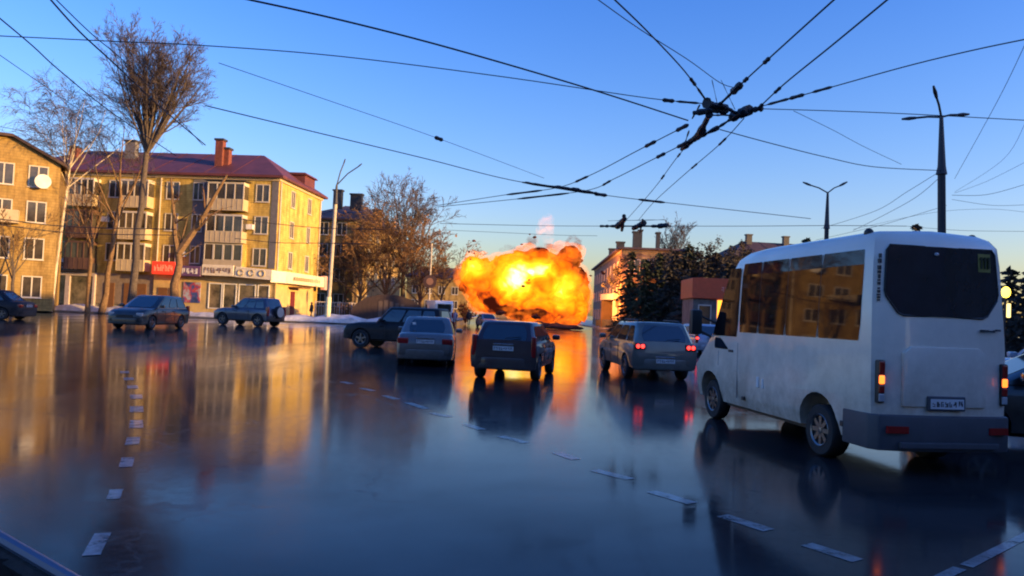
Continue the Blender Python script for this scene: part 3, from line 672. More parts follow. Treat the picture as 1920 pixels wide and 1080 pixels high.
wire([(440,409),(520,420),(610,428),(720,430)],6.3,'span wire across the bright end wall upper floor',.028)
wire([(440,447),(520,455),(610,456),(700,458)],5.6,'span wire across the bright end wall middle floor',.028)

wire([(1600,430),(1740,400),(1850,392),(1925,398)],7.6,'thin slack wire passing just behind the tall lamp post foot',.009)
wire([(1700,424),(1800,432),(1925,434)],7.0,'thin level wire over the rear of the minibus roof',.012)
wire([(1925,225),(1880,300),(1790,360)],8.0,'second faint wire slanting down to the tall lamp post',.008)
def junction(name,label,pairs,z,rad):
    c=thing(name,label,'wire junction',tuple(G(*pairs[0][0],z)))
    inv=Vector(c.location)
    for a,b,rr,zz in pairs:
        A=G(*a,zz)-inv; B=G(*b,zz)-inv; n=9; rnd=random.Random(int(a[0]+b[1]))
        pts=[A.lerp(B,i/n) for i in range(n+1)]
        MB().tube(pts,[rr*rnd.uniform(.55,1.25) for _ in pts],8).build('frog',M_wire,c,smooth=False)
    return c
J=junction('wire_junction','large tangled black wire junction of switches hanging over the road',[
 ((1325,193),(1362,207),.10,6.0),((1300,212),(1352,205),.075,5.95),((1330,215),(1308,258),.085,5.95),((1318,245),(1278,280),.07,5.95),((1290,268),(1345,240),.05,5.95),
 ((1345,240),(1388,212),.035,5.95),((1372,220),(1405,206),.10,6.0),((1400,208),(1430,203),.06,6.0),((1350,195),(1385,215),.04,6.0),((1335,216),(1385,216),.022,6.0),
 ((1298,222),(1312,197),.018,6.1),((1292,245),(1283,272),.018,6.0),((1345,195),(1335,150),.008,6.6),((1352,150),(1378,205),.008,6.6)],5.95,.05)
J=junction('wire_junction','small black wire junction hanging above the fireball edge',[
 ((1125,424),(1165,424),.075,6.6),((1158,424),(1172,410),.15,6.6),((1170,405),(1166,432),.09,6.6),((1188,428),(1208,418),.14,6.6),((1205,412),(1200,436),.05,6.6),((1168,424),(1258,424),.05,6.6),((1236,424),(1252,422),.13,6.6),((1140,414),(1245,412),.015,6.8)],6.6,.05)
J=junction('wire_junction','thin black crossing where the two contact wires merge in mid sky',[
 ((1040,350),(1085,356),.055,5.95),((1078,355),(1118,362),.04,5.95),((985,342),(1040,350),.03,5.95)],5.95,.05)

# ------------------------------------------------------------------ street lamps
def lamp(label,base,H,arms,lean=(0,0),thick=.13,low=None,split=.62,name='street_lamp'):
    c=thing(name,label,'street lamp',base,0,'street lamps')
    t=H*split; lx,ly=lean
    MB().tube([(0,0,0),(lx*split,ly*split,t)],[thick,thick*.85],12).build('pole',low or M_steel,c,smooth=True)
    MB().tube([(lx*split,ly*split,t-.05),(lx*split,ly*split,t+.25),(lx,ly,H)],[thick*1.25,thick*.9,thick*.42],10).build('mast',M_steel,c,smooth=True)
    for dx,dy,dz in arms:
        tip=Vector((lx+dx,ly+dy,H+dz)); a=MB().tube([(lx,ly,H-.05),(lx+dx*.5,ly+dy*.5,H+dz*.6),tip],.035*thick/.13,6).build('arm',M_steel,c,smooth=True)
        d=Vector((dx,dy,dz)).normalized()
        MB().tube([tip-d*.1,tip,tip+d*.2,tip+d*.45],[.03,.055,.07,.035],8).build('lamp_head',M_steel,a,smooth=True)
    return c
def lamp_from(px_top,py_top,Y,**k):
    p=D(px_top,py_top,Y); return p
p=D(1765,217,26.5); MP_=mat('dark_pole',(0.022,0.024,0.03),0.6)
lamp('tall dark three-armed street lamp rising behind the minibus',(p.x+.25,p.y,0),p.z,[(-.42,-.4,.55),(.75,.2,.12),(-.62,.6,.05)],(-.25,0),.15,MP_,.78)
p=D(1552,360,42)
lamp('dark two-armed street lamp farther off over the minibus roof',(p.x,p.y,0),p.z,[(-1.0,0,.35),(.7,0,.4)],(0,0),.14,MP_,.78)
p=D(632,350,68); b=G(617,606); M_pole2=mat('pale_pole',(0.42,0.38,0.3),0.7,var=.2)
c=lamp('pale street lamp with white painted foot on the pavement left of centre',(b.x,67.9+.9,0.12),p.z+.2,[(.55,0,2.0),(1.9,0,1.75)],(.25,0),.2,M_pole2,.86)
MB().tube([(0,0,0),(.02,0,2.3)],[.26,.25],12).build('painted_foot',mat('white_yellow',(.75,.73,.45),.6),c,smooth=True)
# far pole with round sign
b=D(803,600,84); c=thing('traffic_sign','round dark traffic sign on a thin pale pole before the bushes','traffic sign',(b.x,84,.1))
MB().tube([(0,0,0),(0,0,9)],.09,8).build('pole',M_pole2,c,smooth=True)
n=20; MB().rings([[(q*math.cos(2*math.pi*i/n),y_,4.7+q*math.sin(2*math.pi*i/n)) for i in range(n)] for y_,q in((-.18,.75),(-.12,.75))]).build('sign_face',mat('sign_back',(.06,.03,.025),.6),c)
MB().rings([[(q*math.cos(2*math.pi*i/n),y_,4.7+q*math.sin(2*math.pi*i/n)) for i in range(n)] for y_,q in((-.2,.4),(-.185,.4))]).build('sign_centre',mat('sign_mid',(.25,.13,.08),.6),c)
# lit lamp right of the bus
b=D(1885,548,40); c=thing('lantern','glowing yellow round light right of the minibus rear window','lantern',(b.x,40,0))
MB().tube([(0,0,0),(0,0,b.z)],.06,8).build('post',M_steel,c)
M_glow=mat('yellow_glow',(.8,.6,.1),.4,emit=(1,.68,.06),es=3.0)
MB().ball((0,-.05,b.z),(.22,.22,.3)).build('globe',M_glow,c,smooth=True)
MB().box(.10,.26,-.1,.05,b.z-1.35,b.z-.6).build('lower_light',mat('yellow_glow_dim',(.8,.6,.2),.4,emit=(1,.7,.25),es=1.2),c,bevel=.04)
#TAIL
# ------------------------------------------------------------------ buildings
M_frame=mat('window_frame',(.5,.47,.42),.6)
M_pane=mat('pane',(.03,.03,.035),.08,spec=.8,var=.6,scale=.6,col2=(.10,.085,.07))
M_roof=mat('maroon_roof',(.105,.03,.03),.6,var=.3,scale=.7,bump=.2)
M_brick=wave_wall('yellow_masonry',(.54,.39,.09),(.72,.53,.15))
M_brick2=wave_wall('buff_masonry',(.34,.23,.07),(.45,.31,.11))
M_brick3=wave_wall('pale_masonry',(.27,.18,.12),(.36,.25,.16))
M_rbrick=mat('red_brick',(.15,.045,.035),.85,var=.3,scale=3)
M_greyp=mat('grey_render',(.13,.13,.15),.8,var=.15)
M_balc=mat('balcony_cream',(.44,.37,.25),.7,var=.1,scale=2)
M_balb=mat('balcony_brown',(.10,.055,.045),.7,var=.2,scale=2)
M_gut=mat('eave',(.30,.2,.1),.7)
_wm={}
def win(parent,x,z,w=1.5,h=1.7,y=0,rz=0,mull=2,ymat=M_frame):
    """window: frame standing proud of the wall, pane set back in it; faces local -y"""
    k=(w,h,mull,ymat.name)
    if k not in _wm:
        f=MB(); t=.09
        f.box(-w/2-t,w/2+t,-.07,0,-t,0).box(-w/2-t,w/2+t,-.07,0,h,h+t).box(-w/2-t,-w/2,-.07,0,0,h).box(w/2,w/2+t,-.07,0,0,h)
        for i in range(1,mull): xx=-w/2+w*i/mull; f.box(xx-.05,xx+.05,-.055,-.012,0,h)
        f.box(-w/2-.15,w/2+.15,-.16,-.0705,-t-.05,-t)
        _wm[k]=(f.mesh('window',ymat),MB().poly([(-w/2,-.012,0),(w/2,-.012,0),(w/2,-.012,h),(-w/2,-.012,h)]).mesh('pane',M_pane,recalc=False))
    a,b=_wm[k]; o=link('window',a,parent,(x,y,z),rz); link('pane',b,o); return o
def hip_roof(parent,x0,x1,y0,y1,z,rh,m_,ov=.6,hip=5.0,name='roof'):
    x0-=ov;x1+=ov;y0-=ov;y1+=ov; ym=(y0+y1)/2
    mb=MB(); v=[(x0,y0,z),(x1,y0,z),(x1,y1,z),(x0,y1,z),(x0+hip,ym,z+rh),(x1-hip,ym,z+rh)]
    u=[(a,b,c-.25) for a,b,c in v[:4]]
    mb.poly([v[0],v[1],v[5],v[4]]).poly([v[1],v[2],v[5]]).poly([v[2],v[3],v[4],v[5]]).poly([v[3],v[0],v[4]])
    for i in range(4): mb.poly([u[i],u[(i+1)%4],v[(i+1)%4],v[i]])
    mb.poly(u[::-1]); o=mb.build(name,m_,parent)
    g=MB(); s=3.0; n=int((x1-x0-2*hip)/s)
    for i in range(n+1):
        xx=x0+hip+i*s; g.tube([(xx,y0+.1,z+.06),(xx,ym,z+rh+.03)],.03,4)
    g.build('roof_seam',m_,o); return o
def chimney(parent,x,y,z,w,h,m_):
    o=MB().box(x-w/2,x+w/2,y-.4,y+.4,z,z+h).build('chimney',m_,parent)
    MB().box(x-w/2-.12,x+w/2+.12,y-.52,y+.52,z+h,z+h+.22).build('chimney_cap',M_steel,o); return o

# main four storey building; local origin at its right front corner, x to the right, y into the building
def main_building():
    c=thing('apartment_building','long four-storey yellow brick apartment building with maroon roof and ground floor shops','building',(-25.5,80,.125),R(-4.2))
    L=31; Dp=14; H=15.2
    w_=MB().box(-L,0,0,Dp,0,H).build('wall',M_brick,c)
    # end wall strip, plinth, string course
    MB().box(-L,.0,-.06,-.003,0,.7).box(.003,.06,0,Dp,0,.7).build('plinth',M_concrete,c)
    MB().box(-L-.1,.16,-.16,-.003,H-.55,H-.25).box(.003,.16,.0,Dp+.1,H-.55,H-.25).build('cornice',M_balc,c)
    rf=hip_roof(c,-L,0,0,Dp,H,3.6,M_roof,hip=5.4)
    chimney(rf,-8.0,2.6,H+.8,.85,3.4,M_rbrick); chimney(rf,-7.3,3.0,H+1.0,.55,2.3,M_rbrick)
    chimney(rf,-19.5,4.5,H+2.0,1.2,2.2,M_greyp); chimney(rf,-26,4.0,H+1.8,.9,1.4,M_rbrick)
    # side dormer block at the right
    MB().box(-3.4,-.3,8.5,12,H,H+1.7).build('dormer',M_roof,rf); MB().prism([(-3.7,H+1.7),(0,H+1.7),(-.2,H+1.95),(-3.5,H+1.95)],8.2,12.3,'y').build('dormer_roof',M_roof,rf)
    rows=[5.5,8.95,12.4]
    # grey stair strip
    MB().box(-9.5,-7.55,-.05,-.003,5.1,H-.6).build('grey_panel',M_greyp,w_)
    MB().box(-.75,-.02,-.05,-.003,5.2,H-.6).build('grey_panel',M_greyp,w_)
    for z in rows:
        for x,wd in((-1.75,1.35),(-8.9,1.0),(-11.8,1.3),(-18.3,1.3),(-24.3,1.3),(-27,1.3)): win(c,x,z,wd,1.75,y=-.0 if x!=-8.9 else -.052)
    def balcony(x0,x1,z,m1,glazed,seed):
        b=MB().box(x0,x1,-1.25,-.003,z-.25,z-.1).box(x0,x1,-1.3,-1.2,z-.3,z+.95).box(x0,x0+.08,-1.2,-.003,z-.1,z+.95).box(x1-.08,x1,-1.2,-.003,z-.1,z+.95).build('balcony',m1,c)
        rn=random.Random(seed)
        g=MB(); n=int((x1-x0)/.55)
        for i in range(n+1):
            xx=x0+.04+(x1-x0-.08)*i/n; g.box(xx-.025,xx+.025,-1.325,-1.3,z-.2,z+.9)
        g.build('parapet_rib',m1,b)
        if glazed:
            g=MB(); n=4
            for i in range(n+1): xx=x0+.05+(x1-x0-.1)*i/n; g.box(xx-.06,xx+.06,-1.25,-1.15,z+.95,z+2.55)
            g.box(x0,x1,-1.27,-1.13,z+2.55,z+2.75).box(x0,x0+.1,-1.13,-.003,z+2.4,z+2.75).box(x1-.1,x1,-1.13,-.003,z+2.4,z+2.75)
            g.build('balcony_frame',M_frame if m1 is M_balc else M_balb,b)
            g=MB()
            for i in range(n):
                xa=x0+.11+(x1-x0-.1)*i/n; xb=x0-.01+(x1-x0-.1)*(i+1)/n; g.poly([(xa,-1.2,z+.95),(xb,-1.2,z+.95),(xb,-1.2,z+2.55),(xa,-1.2,z+2.55)])
            g.poly([(x0+.02,-1.15,z+.95),(x0+.02,-.01,z+.95),(x0+.02,-.01,z+2.5),(x0+.02,-1.15,z+2.5)]).poly([(x1-.02,-1.15,z+.95),(x1-.02,-.01,z+.95),(x1-.02,-.01,z+2.5),(x1-.02,-1.15,z+2.5)])
            g.build('balcony_glass',M_pane,b,recalc=False)
            if rn.random()<.8:
                g=MB()
                for i in range(5):
                    xx=rn.uniform(x0+.3,x1-.6); g.box(xx,xx+rn.uniform(.15,.4),-1.1,-1.0,z+.95+rn.random()*.2,z+1.6+rn.random()*.8)
                g.build('curtain',M_balc,b)
        else:
            win(c,x0+.9,z+.0+.25,1.0,2.2,y=-.003); win(c,x1-1.0,z+.9,1.2,1.4,y=-.003)
    for k,z in enumerate((8.0,11.45)): balcony(-7.3,-3.3,z,M_balc,True,k)
    MB().box(-7.4,-3.2,-1.3,-.003,5.15,5.25).box(-7.4,-3.2,-1.2,-1.1,5.25,5.9).build('balcony',M_balc,c)
    for i in range(4): win(c,-6.9+i*1.05,5.9,.85,1.6,y=-1.03,mull=1)
    MB().box(-7.4,-3.2,-1.02,-.004,5.26,7.65).build('bay',M_brick,c)
    for k,z in enumerate((4.6,8.0,11.45)): balcony(-17,-13.9,z,M_balc,True,5+k)
    for k,z in enumerate((4.6,8.0,11.45)): balcony(-22.9,-20,z,M_balb if k!=2 else M_balc,True,9+k)
    # balcony roof
    MB().box(-7.6,-3.0,-1.5,-.003,14.3,14.4).build('balcony_roof',M_steel,c)
    # end wall windows (local +x face)
    for z in rows:
        for y in(4.2,9.6): win(c,.003,z,1.0,1.75,y=y,rz=R(90),mull=2)
    for q in((.12,.4),(-13.1,-.12),(.12,13.4)): MB().tube([(*q,4.3),(*q,H-.6)],.07,6).build('downpipe',M_frame,c)
    # ground floor shops
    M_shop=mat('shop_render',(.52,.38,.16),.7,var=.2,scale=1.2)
    sh=MB().box(-13.2,.25,-.35,-.0035,.0,4.15).box(.0035,.35,-.35,11.5,0,4.15).build('shopfront',M_shop,c)
    M_sw=mat('shop_glass',(.06,.055,.05),.1,spec=.8,var=.8,scale=.8,col2=(.25,.2,.13))
    for x0,x1 in((-6.9,-5.6),(-5.3,-4.0),(-3.6,-1.9),(-1.5,-.4)):
        f=MB().box(x0-.1,x1+.1,-.43,-.352,.65,.75).box(x0-.1,x1+.1,-.43,-.352,3.3,3.42).box(x0-.1,x0,-.43,-.352,.75,3.3).box(x1,x1+.1,-.43,-.352,.75,3.3).build('shop_window',M_white,sh)
        MB().poly([(x0,-.37,.75),(x1,-.37,.75),(x1,-.37,3.3),(x0,-.37,3.3)]).build('pane',M_sw,f,recalc=False)
    M_door=mat('brown_door',(.16,.075,.03),.5)
    for x0,x1 in((-12.6,-11.6),(-11.4,-10.5)):
        d=MB().box(x0,x1,-.42,-.352,.1,2.7).build('door',M_door,sh); MB().box(x0+.08,x0+.14,-.47,-.42,1.0,1.5).build('handle',M_chrome,d)
    d=MB().box(.352,.43,4.0,5.2,.1,2.9).build('door',mat('red_door',(.13,.015,.02),.5),sh)
    MB().box(.352,1.9,3.2,6.1,3.3,3.45).build('door_canopy',M_door,sh)
    # poster
    M_post=bpy.data.materials.new('poster'); M_post.use_nodes=True; n_=M_post.node_tree.nodes; l_=M_post.node_tree.links
    t=n_.new('ShaderNodeTexCoord'); v=n_.new('ShaderNodeTexNoise'); v.inputs['Scale'].default_value=1.1; v.inputs['Detail'].default_value=2; cr=n_.new('ShaderNodeValToRGB'); e=cr.color_ramp.elements
    e[0].position=.36; e[0].color=(.02,.04,.13,1); e[1].position=.66; e[1].color=(.35,.4,.5,1); q=e.new(.48); q.color=(.05,.09,.3,1); q=e.new(.56); q.color=(.4,.04,.06,1)
    l_.new(t.outputs['Object'],v.inputs['Vector']); l_.new(v.outputs['Fac'],cr.inputs['Fac']); l_.new(cr.outputs['Color'],n_['Principled BSDF'].inputs['Base Color'])
    MB().box(-9.8,-7.9,-.43,-.352,1.2,3.4).build('poster',M_post,sh)
    # left half ground floor: doors, shop with dark fascia
    M_drk=mat('fascia_dark',(.03,.028,.04),.5); M_pink=mat('pilaster',(.42,.36,.36),.7)
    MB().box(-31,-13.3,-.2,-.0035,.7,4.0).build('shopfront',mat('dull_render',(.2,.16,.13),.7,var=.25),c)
    for x in(-14.6,-16.0,-18.2): MB().box(x-.55,x+.55,-.28,-.202,.1,3.0).build('door',M_door,c)
    for x0,x1 in((-22.6,-20.0),(-25.4,-23.1),(-28.3,-26.2)):
        f=MB().box(x0-.25,x0,-.5,-.202,.1,4).box(x1,x1+.25,-.5,-.202,.1,4).box(x0,x1,-.5,-.202,3.6,4.0).build('shop_window',M_pink,c); MB().box(x0,x1,-.3,-.204,.5,3.6).build('pane',M_sw,f)
    s=MB().box(-25.6,-19.8,-1.0,-.203,4.05,5.0).build('sign',M_drk,c); g=MB(); glyphs(g,-24.2,-21.4,-1.0,4.25,4.6,6,4,d=.03); g.build('lettering',M_white,s)
    MB().box(-23.4,-22.2,-1.05,-1.002,5.0,5.35).build('sign',M_white,c); MB().box(-21.8,-19.9,-1.05,-1.002,5.02,5.3).build('sign',mat('yellow_sign',(.6,.5,.2),.5),c)
    # signs
    def sign(x0,x1,z0,z1,m_,let,mi,n,seed,y=-1.4,dd=.9,span=None):
        s=MB().box(x0,x1,y,y+dd,z0,z1).build('sign',m_,c,bevel=.04,segs=1); a,b=span or (x0+.25,x1-.25)
        g=MB(); h=(z1-z0); glyphs(g,a,b,y,z0+h*.25,z1-h*.25,n,seed,d=.03); g.build('lettering',let,s,recalc=False); return s
    M_sred=mat('sign_red',(.75,.035,.02),.45,emit=(1,.05,.02),es=.35); M_svio=mat('sign_violet',(.12,.06,.16),.5); M_scr=mat('sign_cream',(.72,.66,.5),.5)
    sign(-12.9,-10.3,4.1,5.45,M_sred,mat('pale_red',(.9,.4,.3),.5),0,7,1); 
    MB().prism([(-10.3,4.1),(-10.3,5.2),(-9.85,5.1),(-9.85,4.0)],-1.35,-.5,'y').build('sign',mat('magenta',(.5,.03,.12),.5),c)
    sign(-9.8,-7.5,4.0,5.1,M_svio,M_white,0,4,2)
    sign(-7.4,-3.9,4.15,5.3,M_scr,mat('brown_ink',(.2,.12,.06),.5),0,9,3)
    s=MB().prism([(-3.85,4.1),(-3.7,5.2),(.3,5.0),(.3,3.9)],-1.4,-.5,'y').build('sign',M_scr,c,bevel=.04,segs=1); g=MB(); M_oc=mat('ochre_ink',(.45,.36,.2),.5)
    for i in range(3):
        cx=-3.1+i*1.15; n=18
        for a in range(n):
            A=2*math.pi*a/n;B=2*math.pi*(a+1)/n
            if i<2 and a in(0,17): continue
            g.tube([(cx+.3*math.cos(A),-1.42,4.58+.3*math.sin(A)),(cx+.3*math.cos(B),-1.42,4.58+.3*math.sin(B))],.07,4)
    g.build('lettering',M_oc,s)
    # corner sign wrapping round the end wall
    s=MB().prism([(0.1,-1.3),(1.2,.2),(1.4,9),(1.4,12.5),(.36,12.5),(.36,-.3)],3.7,4.95,'z').build('sign',M_scr,c,bevel=.03,segs=1)
    g=MB(); 
    for i in range(14): g.box(1.402,1.44,2.2+i*.62,2.2+i*.62+.36,4.1,4.5)
    g.build('lettering',M_oc,s)
    MB().box(1.0,1.5,12.2,13.2,3.4,5.1).build('sign',mat('sign_pink',(.65,.4,.38),.5),c)
    # air conditioners
    for x,z in((-10.3,6.1),(-2.9,9.3),(-19.2,9.6)): MB().box(x-.4,x+.4,-.4,-.003,z,z+.55).build('air_conditioner',M_white,c,bevel=.03,segs=1)
    return c
main_building()

def block(name,label,loc,rz,L,Dp,H,rh,wall,roofm,rows,xs,ys=(),hip=4,chims=(),wn=(1.3,1.6),back=False,mull=2):
    """plain block; origin at its left front corner"""
    c=thing(name,label,'building',loc,rz)
    MB().box(0,L,0,Dp,0,H).build('wall',wall,c)
    MB().box(-.08,L+.08,-.08,-.003,H-.5,H-.26).box(L+.003,L+.08,0,Dp,H-.5,H-.26).box(-.08,-.003,0,Dp,H-.5,H-.26).build('cornice',M_balc,c)
    rf=hip_roof(c,0,L,0,Dp,H,rh,roofm,hip=hip)
    for x,y,z,w_,h in chims: chimney(rf,x,y,H+z,w_,h,M_steel)
    for z in rows:
        for x in xs: win(c,x,z,*wn,y=-.003,mull=mull)
        for y in ys: win(c,L+.003,z,*wn,y=y,rz=R(90),mull=mull)
        if back:
            for y in ys: win(c,-.003,z,*wn,y=Dp-y,rz=R(-90),mull=mull)
    return c
M_roofd=mat('dark_roof',(.05,.028,.028),.7,var=.3,scale=.8)
M_roofv=mat('violet_roof',(.07,.045,.06),.7,var=.3,scale=.8)
# leftmost building (gable roof)
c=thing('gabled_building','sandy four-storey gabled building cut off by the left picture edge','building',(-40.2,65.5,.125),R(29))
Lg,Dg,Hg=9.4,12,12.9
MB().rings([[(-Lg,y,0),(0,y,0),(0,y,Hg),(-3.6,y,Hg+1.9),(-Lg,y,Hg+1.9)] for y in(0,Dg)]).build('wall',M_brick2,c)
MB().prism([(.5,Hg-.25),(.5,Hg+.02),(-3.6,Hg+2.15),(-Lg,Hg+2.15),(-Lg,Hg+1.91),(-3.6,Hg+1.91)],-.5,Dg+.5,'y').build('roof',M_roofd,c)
for z in(1.2,4.5,7.7,10.8):
    for x in(-1.6,-4.1,-6.6): win(c,x,z,1.3,1.7,y=-.003)
MB().box(-5.4,-2.8,-1.2,-.003,7.4,8.5).build('balcony',M_balc,c)
d=MB().tube([(-1.2,-.5,11.2),(-1.2,-.003,11.0)],.04,6).build('dish_arm',M_steel,c)
MB().rings([[(-1.2+q*math.cos(2*math.pi*i/16),y_,11.2+q*math.sin(2*math.pi*i/16)) for i in range(16)] for y_,q in((-.75,.62),(-.58,.4),(-.5,.05))]).build('satellite_dish',M_white,d)
# building behind lamp
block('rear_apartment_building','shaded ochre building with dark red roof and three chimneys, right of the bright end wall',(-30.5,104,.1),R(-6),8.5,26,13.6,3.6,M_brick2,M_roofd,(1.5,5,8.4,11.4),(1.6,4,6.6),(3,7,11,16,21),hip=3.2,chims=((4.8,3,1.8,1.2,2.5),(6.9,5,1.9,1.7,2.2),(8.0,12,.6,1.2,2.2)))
# buildings right of fire
block('rose_building','building with orange lit street wall and chimneys right beside the fireball',(14.2,97,.1),R(-2),7.8,48,10.7,1.9,M_brick3,M_roofv,(1.2,4.3,7.5),(1.6,3.8,6),(3,8,13,18,23,28,33,38,43),hip=2.5,chims=((2.4,6,.3,.8,2.3),(3.4,9,.3,.5,2.9),(1.6,18,.1,1.2,2.2),(1.6,30,.1,1.2,2.2),(5.6,7,.1,.5,2.6)),back=True)
block('added_sky_blocker','unseen tall brick building behind the camera, added to block sky light',(-45,-52,0),0,70,16,17,3,M_brick2,M_roofd,(2,6,10),(5,15,25,35,45,55,65),(),hip=5,mull=1)  # unseen block added behind the camera to darken rear-facing surfaces
block('far_building','distant tawny building with a low dark roof and chimneys above the dark trees',(38,128,.1),R(6),19,14,12.9,3.4,M_brick3,M_roofd,(5,8.6,10.6),(2,5,8,11,14,17),(3,8),hip=5,chims=((5,6,2.6,1.0,1.8),(12,6,2.6,1.0,1.8)))
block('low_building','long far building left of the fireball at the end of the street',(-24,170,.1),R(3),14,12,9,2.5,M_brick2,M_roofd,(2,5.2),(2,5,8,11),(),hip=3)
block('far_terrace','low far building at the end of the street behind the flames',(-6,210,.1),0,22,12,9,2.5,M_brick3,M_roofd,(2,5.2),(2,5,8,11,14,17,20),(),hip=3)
# unseen right hand blocks, added outside the frame to shade crossing and right side
block('added_shade_block','unseen brick building added to shade the junction from the right, beyond the picture edge',(31,-42,0),R(0),13,83,12,3,M_brick2,M_roofd,(2,6,9),(2,5,8,11),(),hip=5,mull=1)
block('added_side_shade_block','unseen brick building added to shade the right side of the street, beyond the picture edge',(62,22,0),R(0),13,66,11.4,2.5,M_brick2,M_roofd,(2,5.5,8.5),(2,5,8,11),(),hip=5,mull=1)
# entrance hall / arcade in front of the rose building
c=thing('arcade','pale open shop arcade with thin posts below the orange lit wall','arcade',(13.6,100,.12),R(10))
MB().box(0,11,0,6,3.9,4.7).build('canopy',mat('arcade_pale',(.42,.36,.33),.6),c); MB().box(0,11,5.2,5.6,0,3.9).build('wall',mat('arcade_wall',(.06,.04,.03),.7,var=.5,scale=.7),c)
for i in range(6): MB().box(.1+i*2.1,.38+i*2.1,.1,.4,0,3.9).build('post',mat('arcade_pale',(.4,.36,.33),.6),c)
# red kiosk
b=D(1300,560,62); c=thing('kiosk','flat-roofed kiosk with brick red fascia and a bright orange window corner','kiosk',(b.x,62,.125),R(-3))
MB().box(0,7.2,0,5,0,3.4).build('wall',mat('kiosk_wall',(.12,.115,.11),.7,var=.5,scale=1.2),c)
s=MB().box(-.15,7.35,-.3,5.2,3.4,5.1).build('fascia',mat('fascia_red',(.58,.09,.03),.6,var=.1),c,bevel=.03,segs=1)
g=MB(); glyphs(g,2.2,3.8,-.3,4.0,4.4,5,8,d=.03); g.build('lettering',mat('pale_red',(.9,.4,.3),.5),s,recalc=False)
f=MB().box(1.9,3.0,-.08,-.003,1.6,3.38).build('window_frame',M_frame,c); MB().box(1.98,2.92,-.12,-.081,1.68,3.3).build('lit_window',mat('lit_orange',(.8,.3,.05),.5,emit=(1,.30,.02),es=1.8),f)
f=MB().box(.4,1.5,-.08,-.003,1.0,2.9).build('window_frame',M_frame,c); MB().box(.5,1.4,-.1,-.081,1.1,2.8).build('pane',M_pane,f)
# dark hangar-like tent
c=thing('tent_shelter','dark brown rounded tent shelter behind the black off-road car','shelter',(D(728,580,76).x,76,.12),R(8))
n=10; prof=[(-3.9+0*i,0) for i in range(1)]+[(-3.9*math.cos(math.pi*i/n)*(1 if True else 1),2.9*math.sin(math.pi*i/n)**.8) for i in range(1,n)]+[(3.9,0)]
M_tent=mat('tent_brown',(.04,.024,.022),.75,var=.3,scale=1.5,stretch=(3,1,1))
MB().rings([[(x,y,z) for x,z in prof] for y in(0,1,2.2,3.5,5)]).build('canvas',M_tent,c,smooth=True)
g=MB()
for i in range(5): g.box(-1.0+i*.55,-.6+i*.55,-.03,-.002,.1,2.3-abs(i-1)*.12)
g.build('door_slats',mat('tent_slat',(.09,.065,.055),.7),c)
# white van
h=R(12); b=D(820,600,82); c=thing('white_van','white delivery van with its side turned, behind the taupe saloon','van',(b.x,82,0),R(20))
P_van=mat('van_white',(.7,.7,.7),.35,coat=.5)
prof=[(-2.7,.45),(-2.75,2.4),(-2.5,2.65),(1.3,2.65),(2.0,1.7),(2.8,1.4),(2.95,.9),(2.95,.45)]
bo=MB().prism(prof,-1.0,1.0).build('body',P_van,c,bevel=.12,smooth=True)
MB().prism([(-2.765,1.5),(-2.785,2.3),(-2.765,2.3),(-2.745,1.5)],-.75,.75).build('rear_window',M_glass,c)
MB().box(-1.012,-1.0,.9,1.6,1.55,2.2).box(1.0,1.012,.9,1.6,1.55,2.2).build('side_window',M_glass,c)
for s in(-1,1):
    for y in(-1.7,1.9): add_wheel(c,s*.9,y,.36,.22)
    x0,x1=sorted((s*.85,s*.99)); MB().box(x0,x1,-2.80,-2.72,.9,1.4).build('tail_light',M_tail,c)

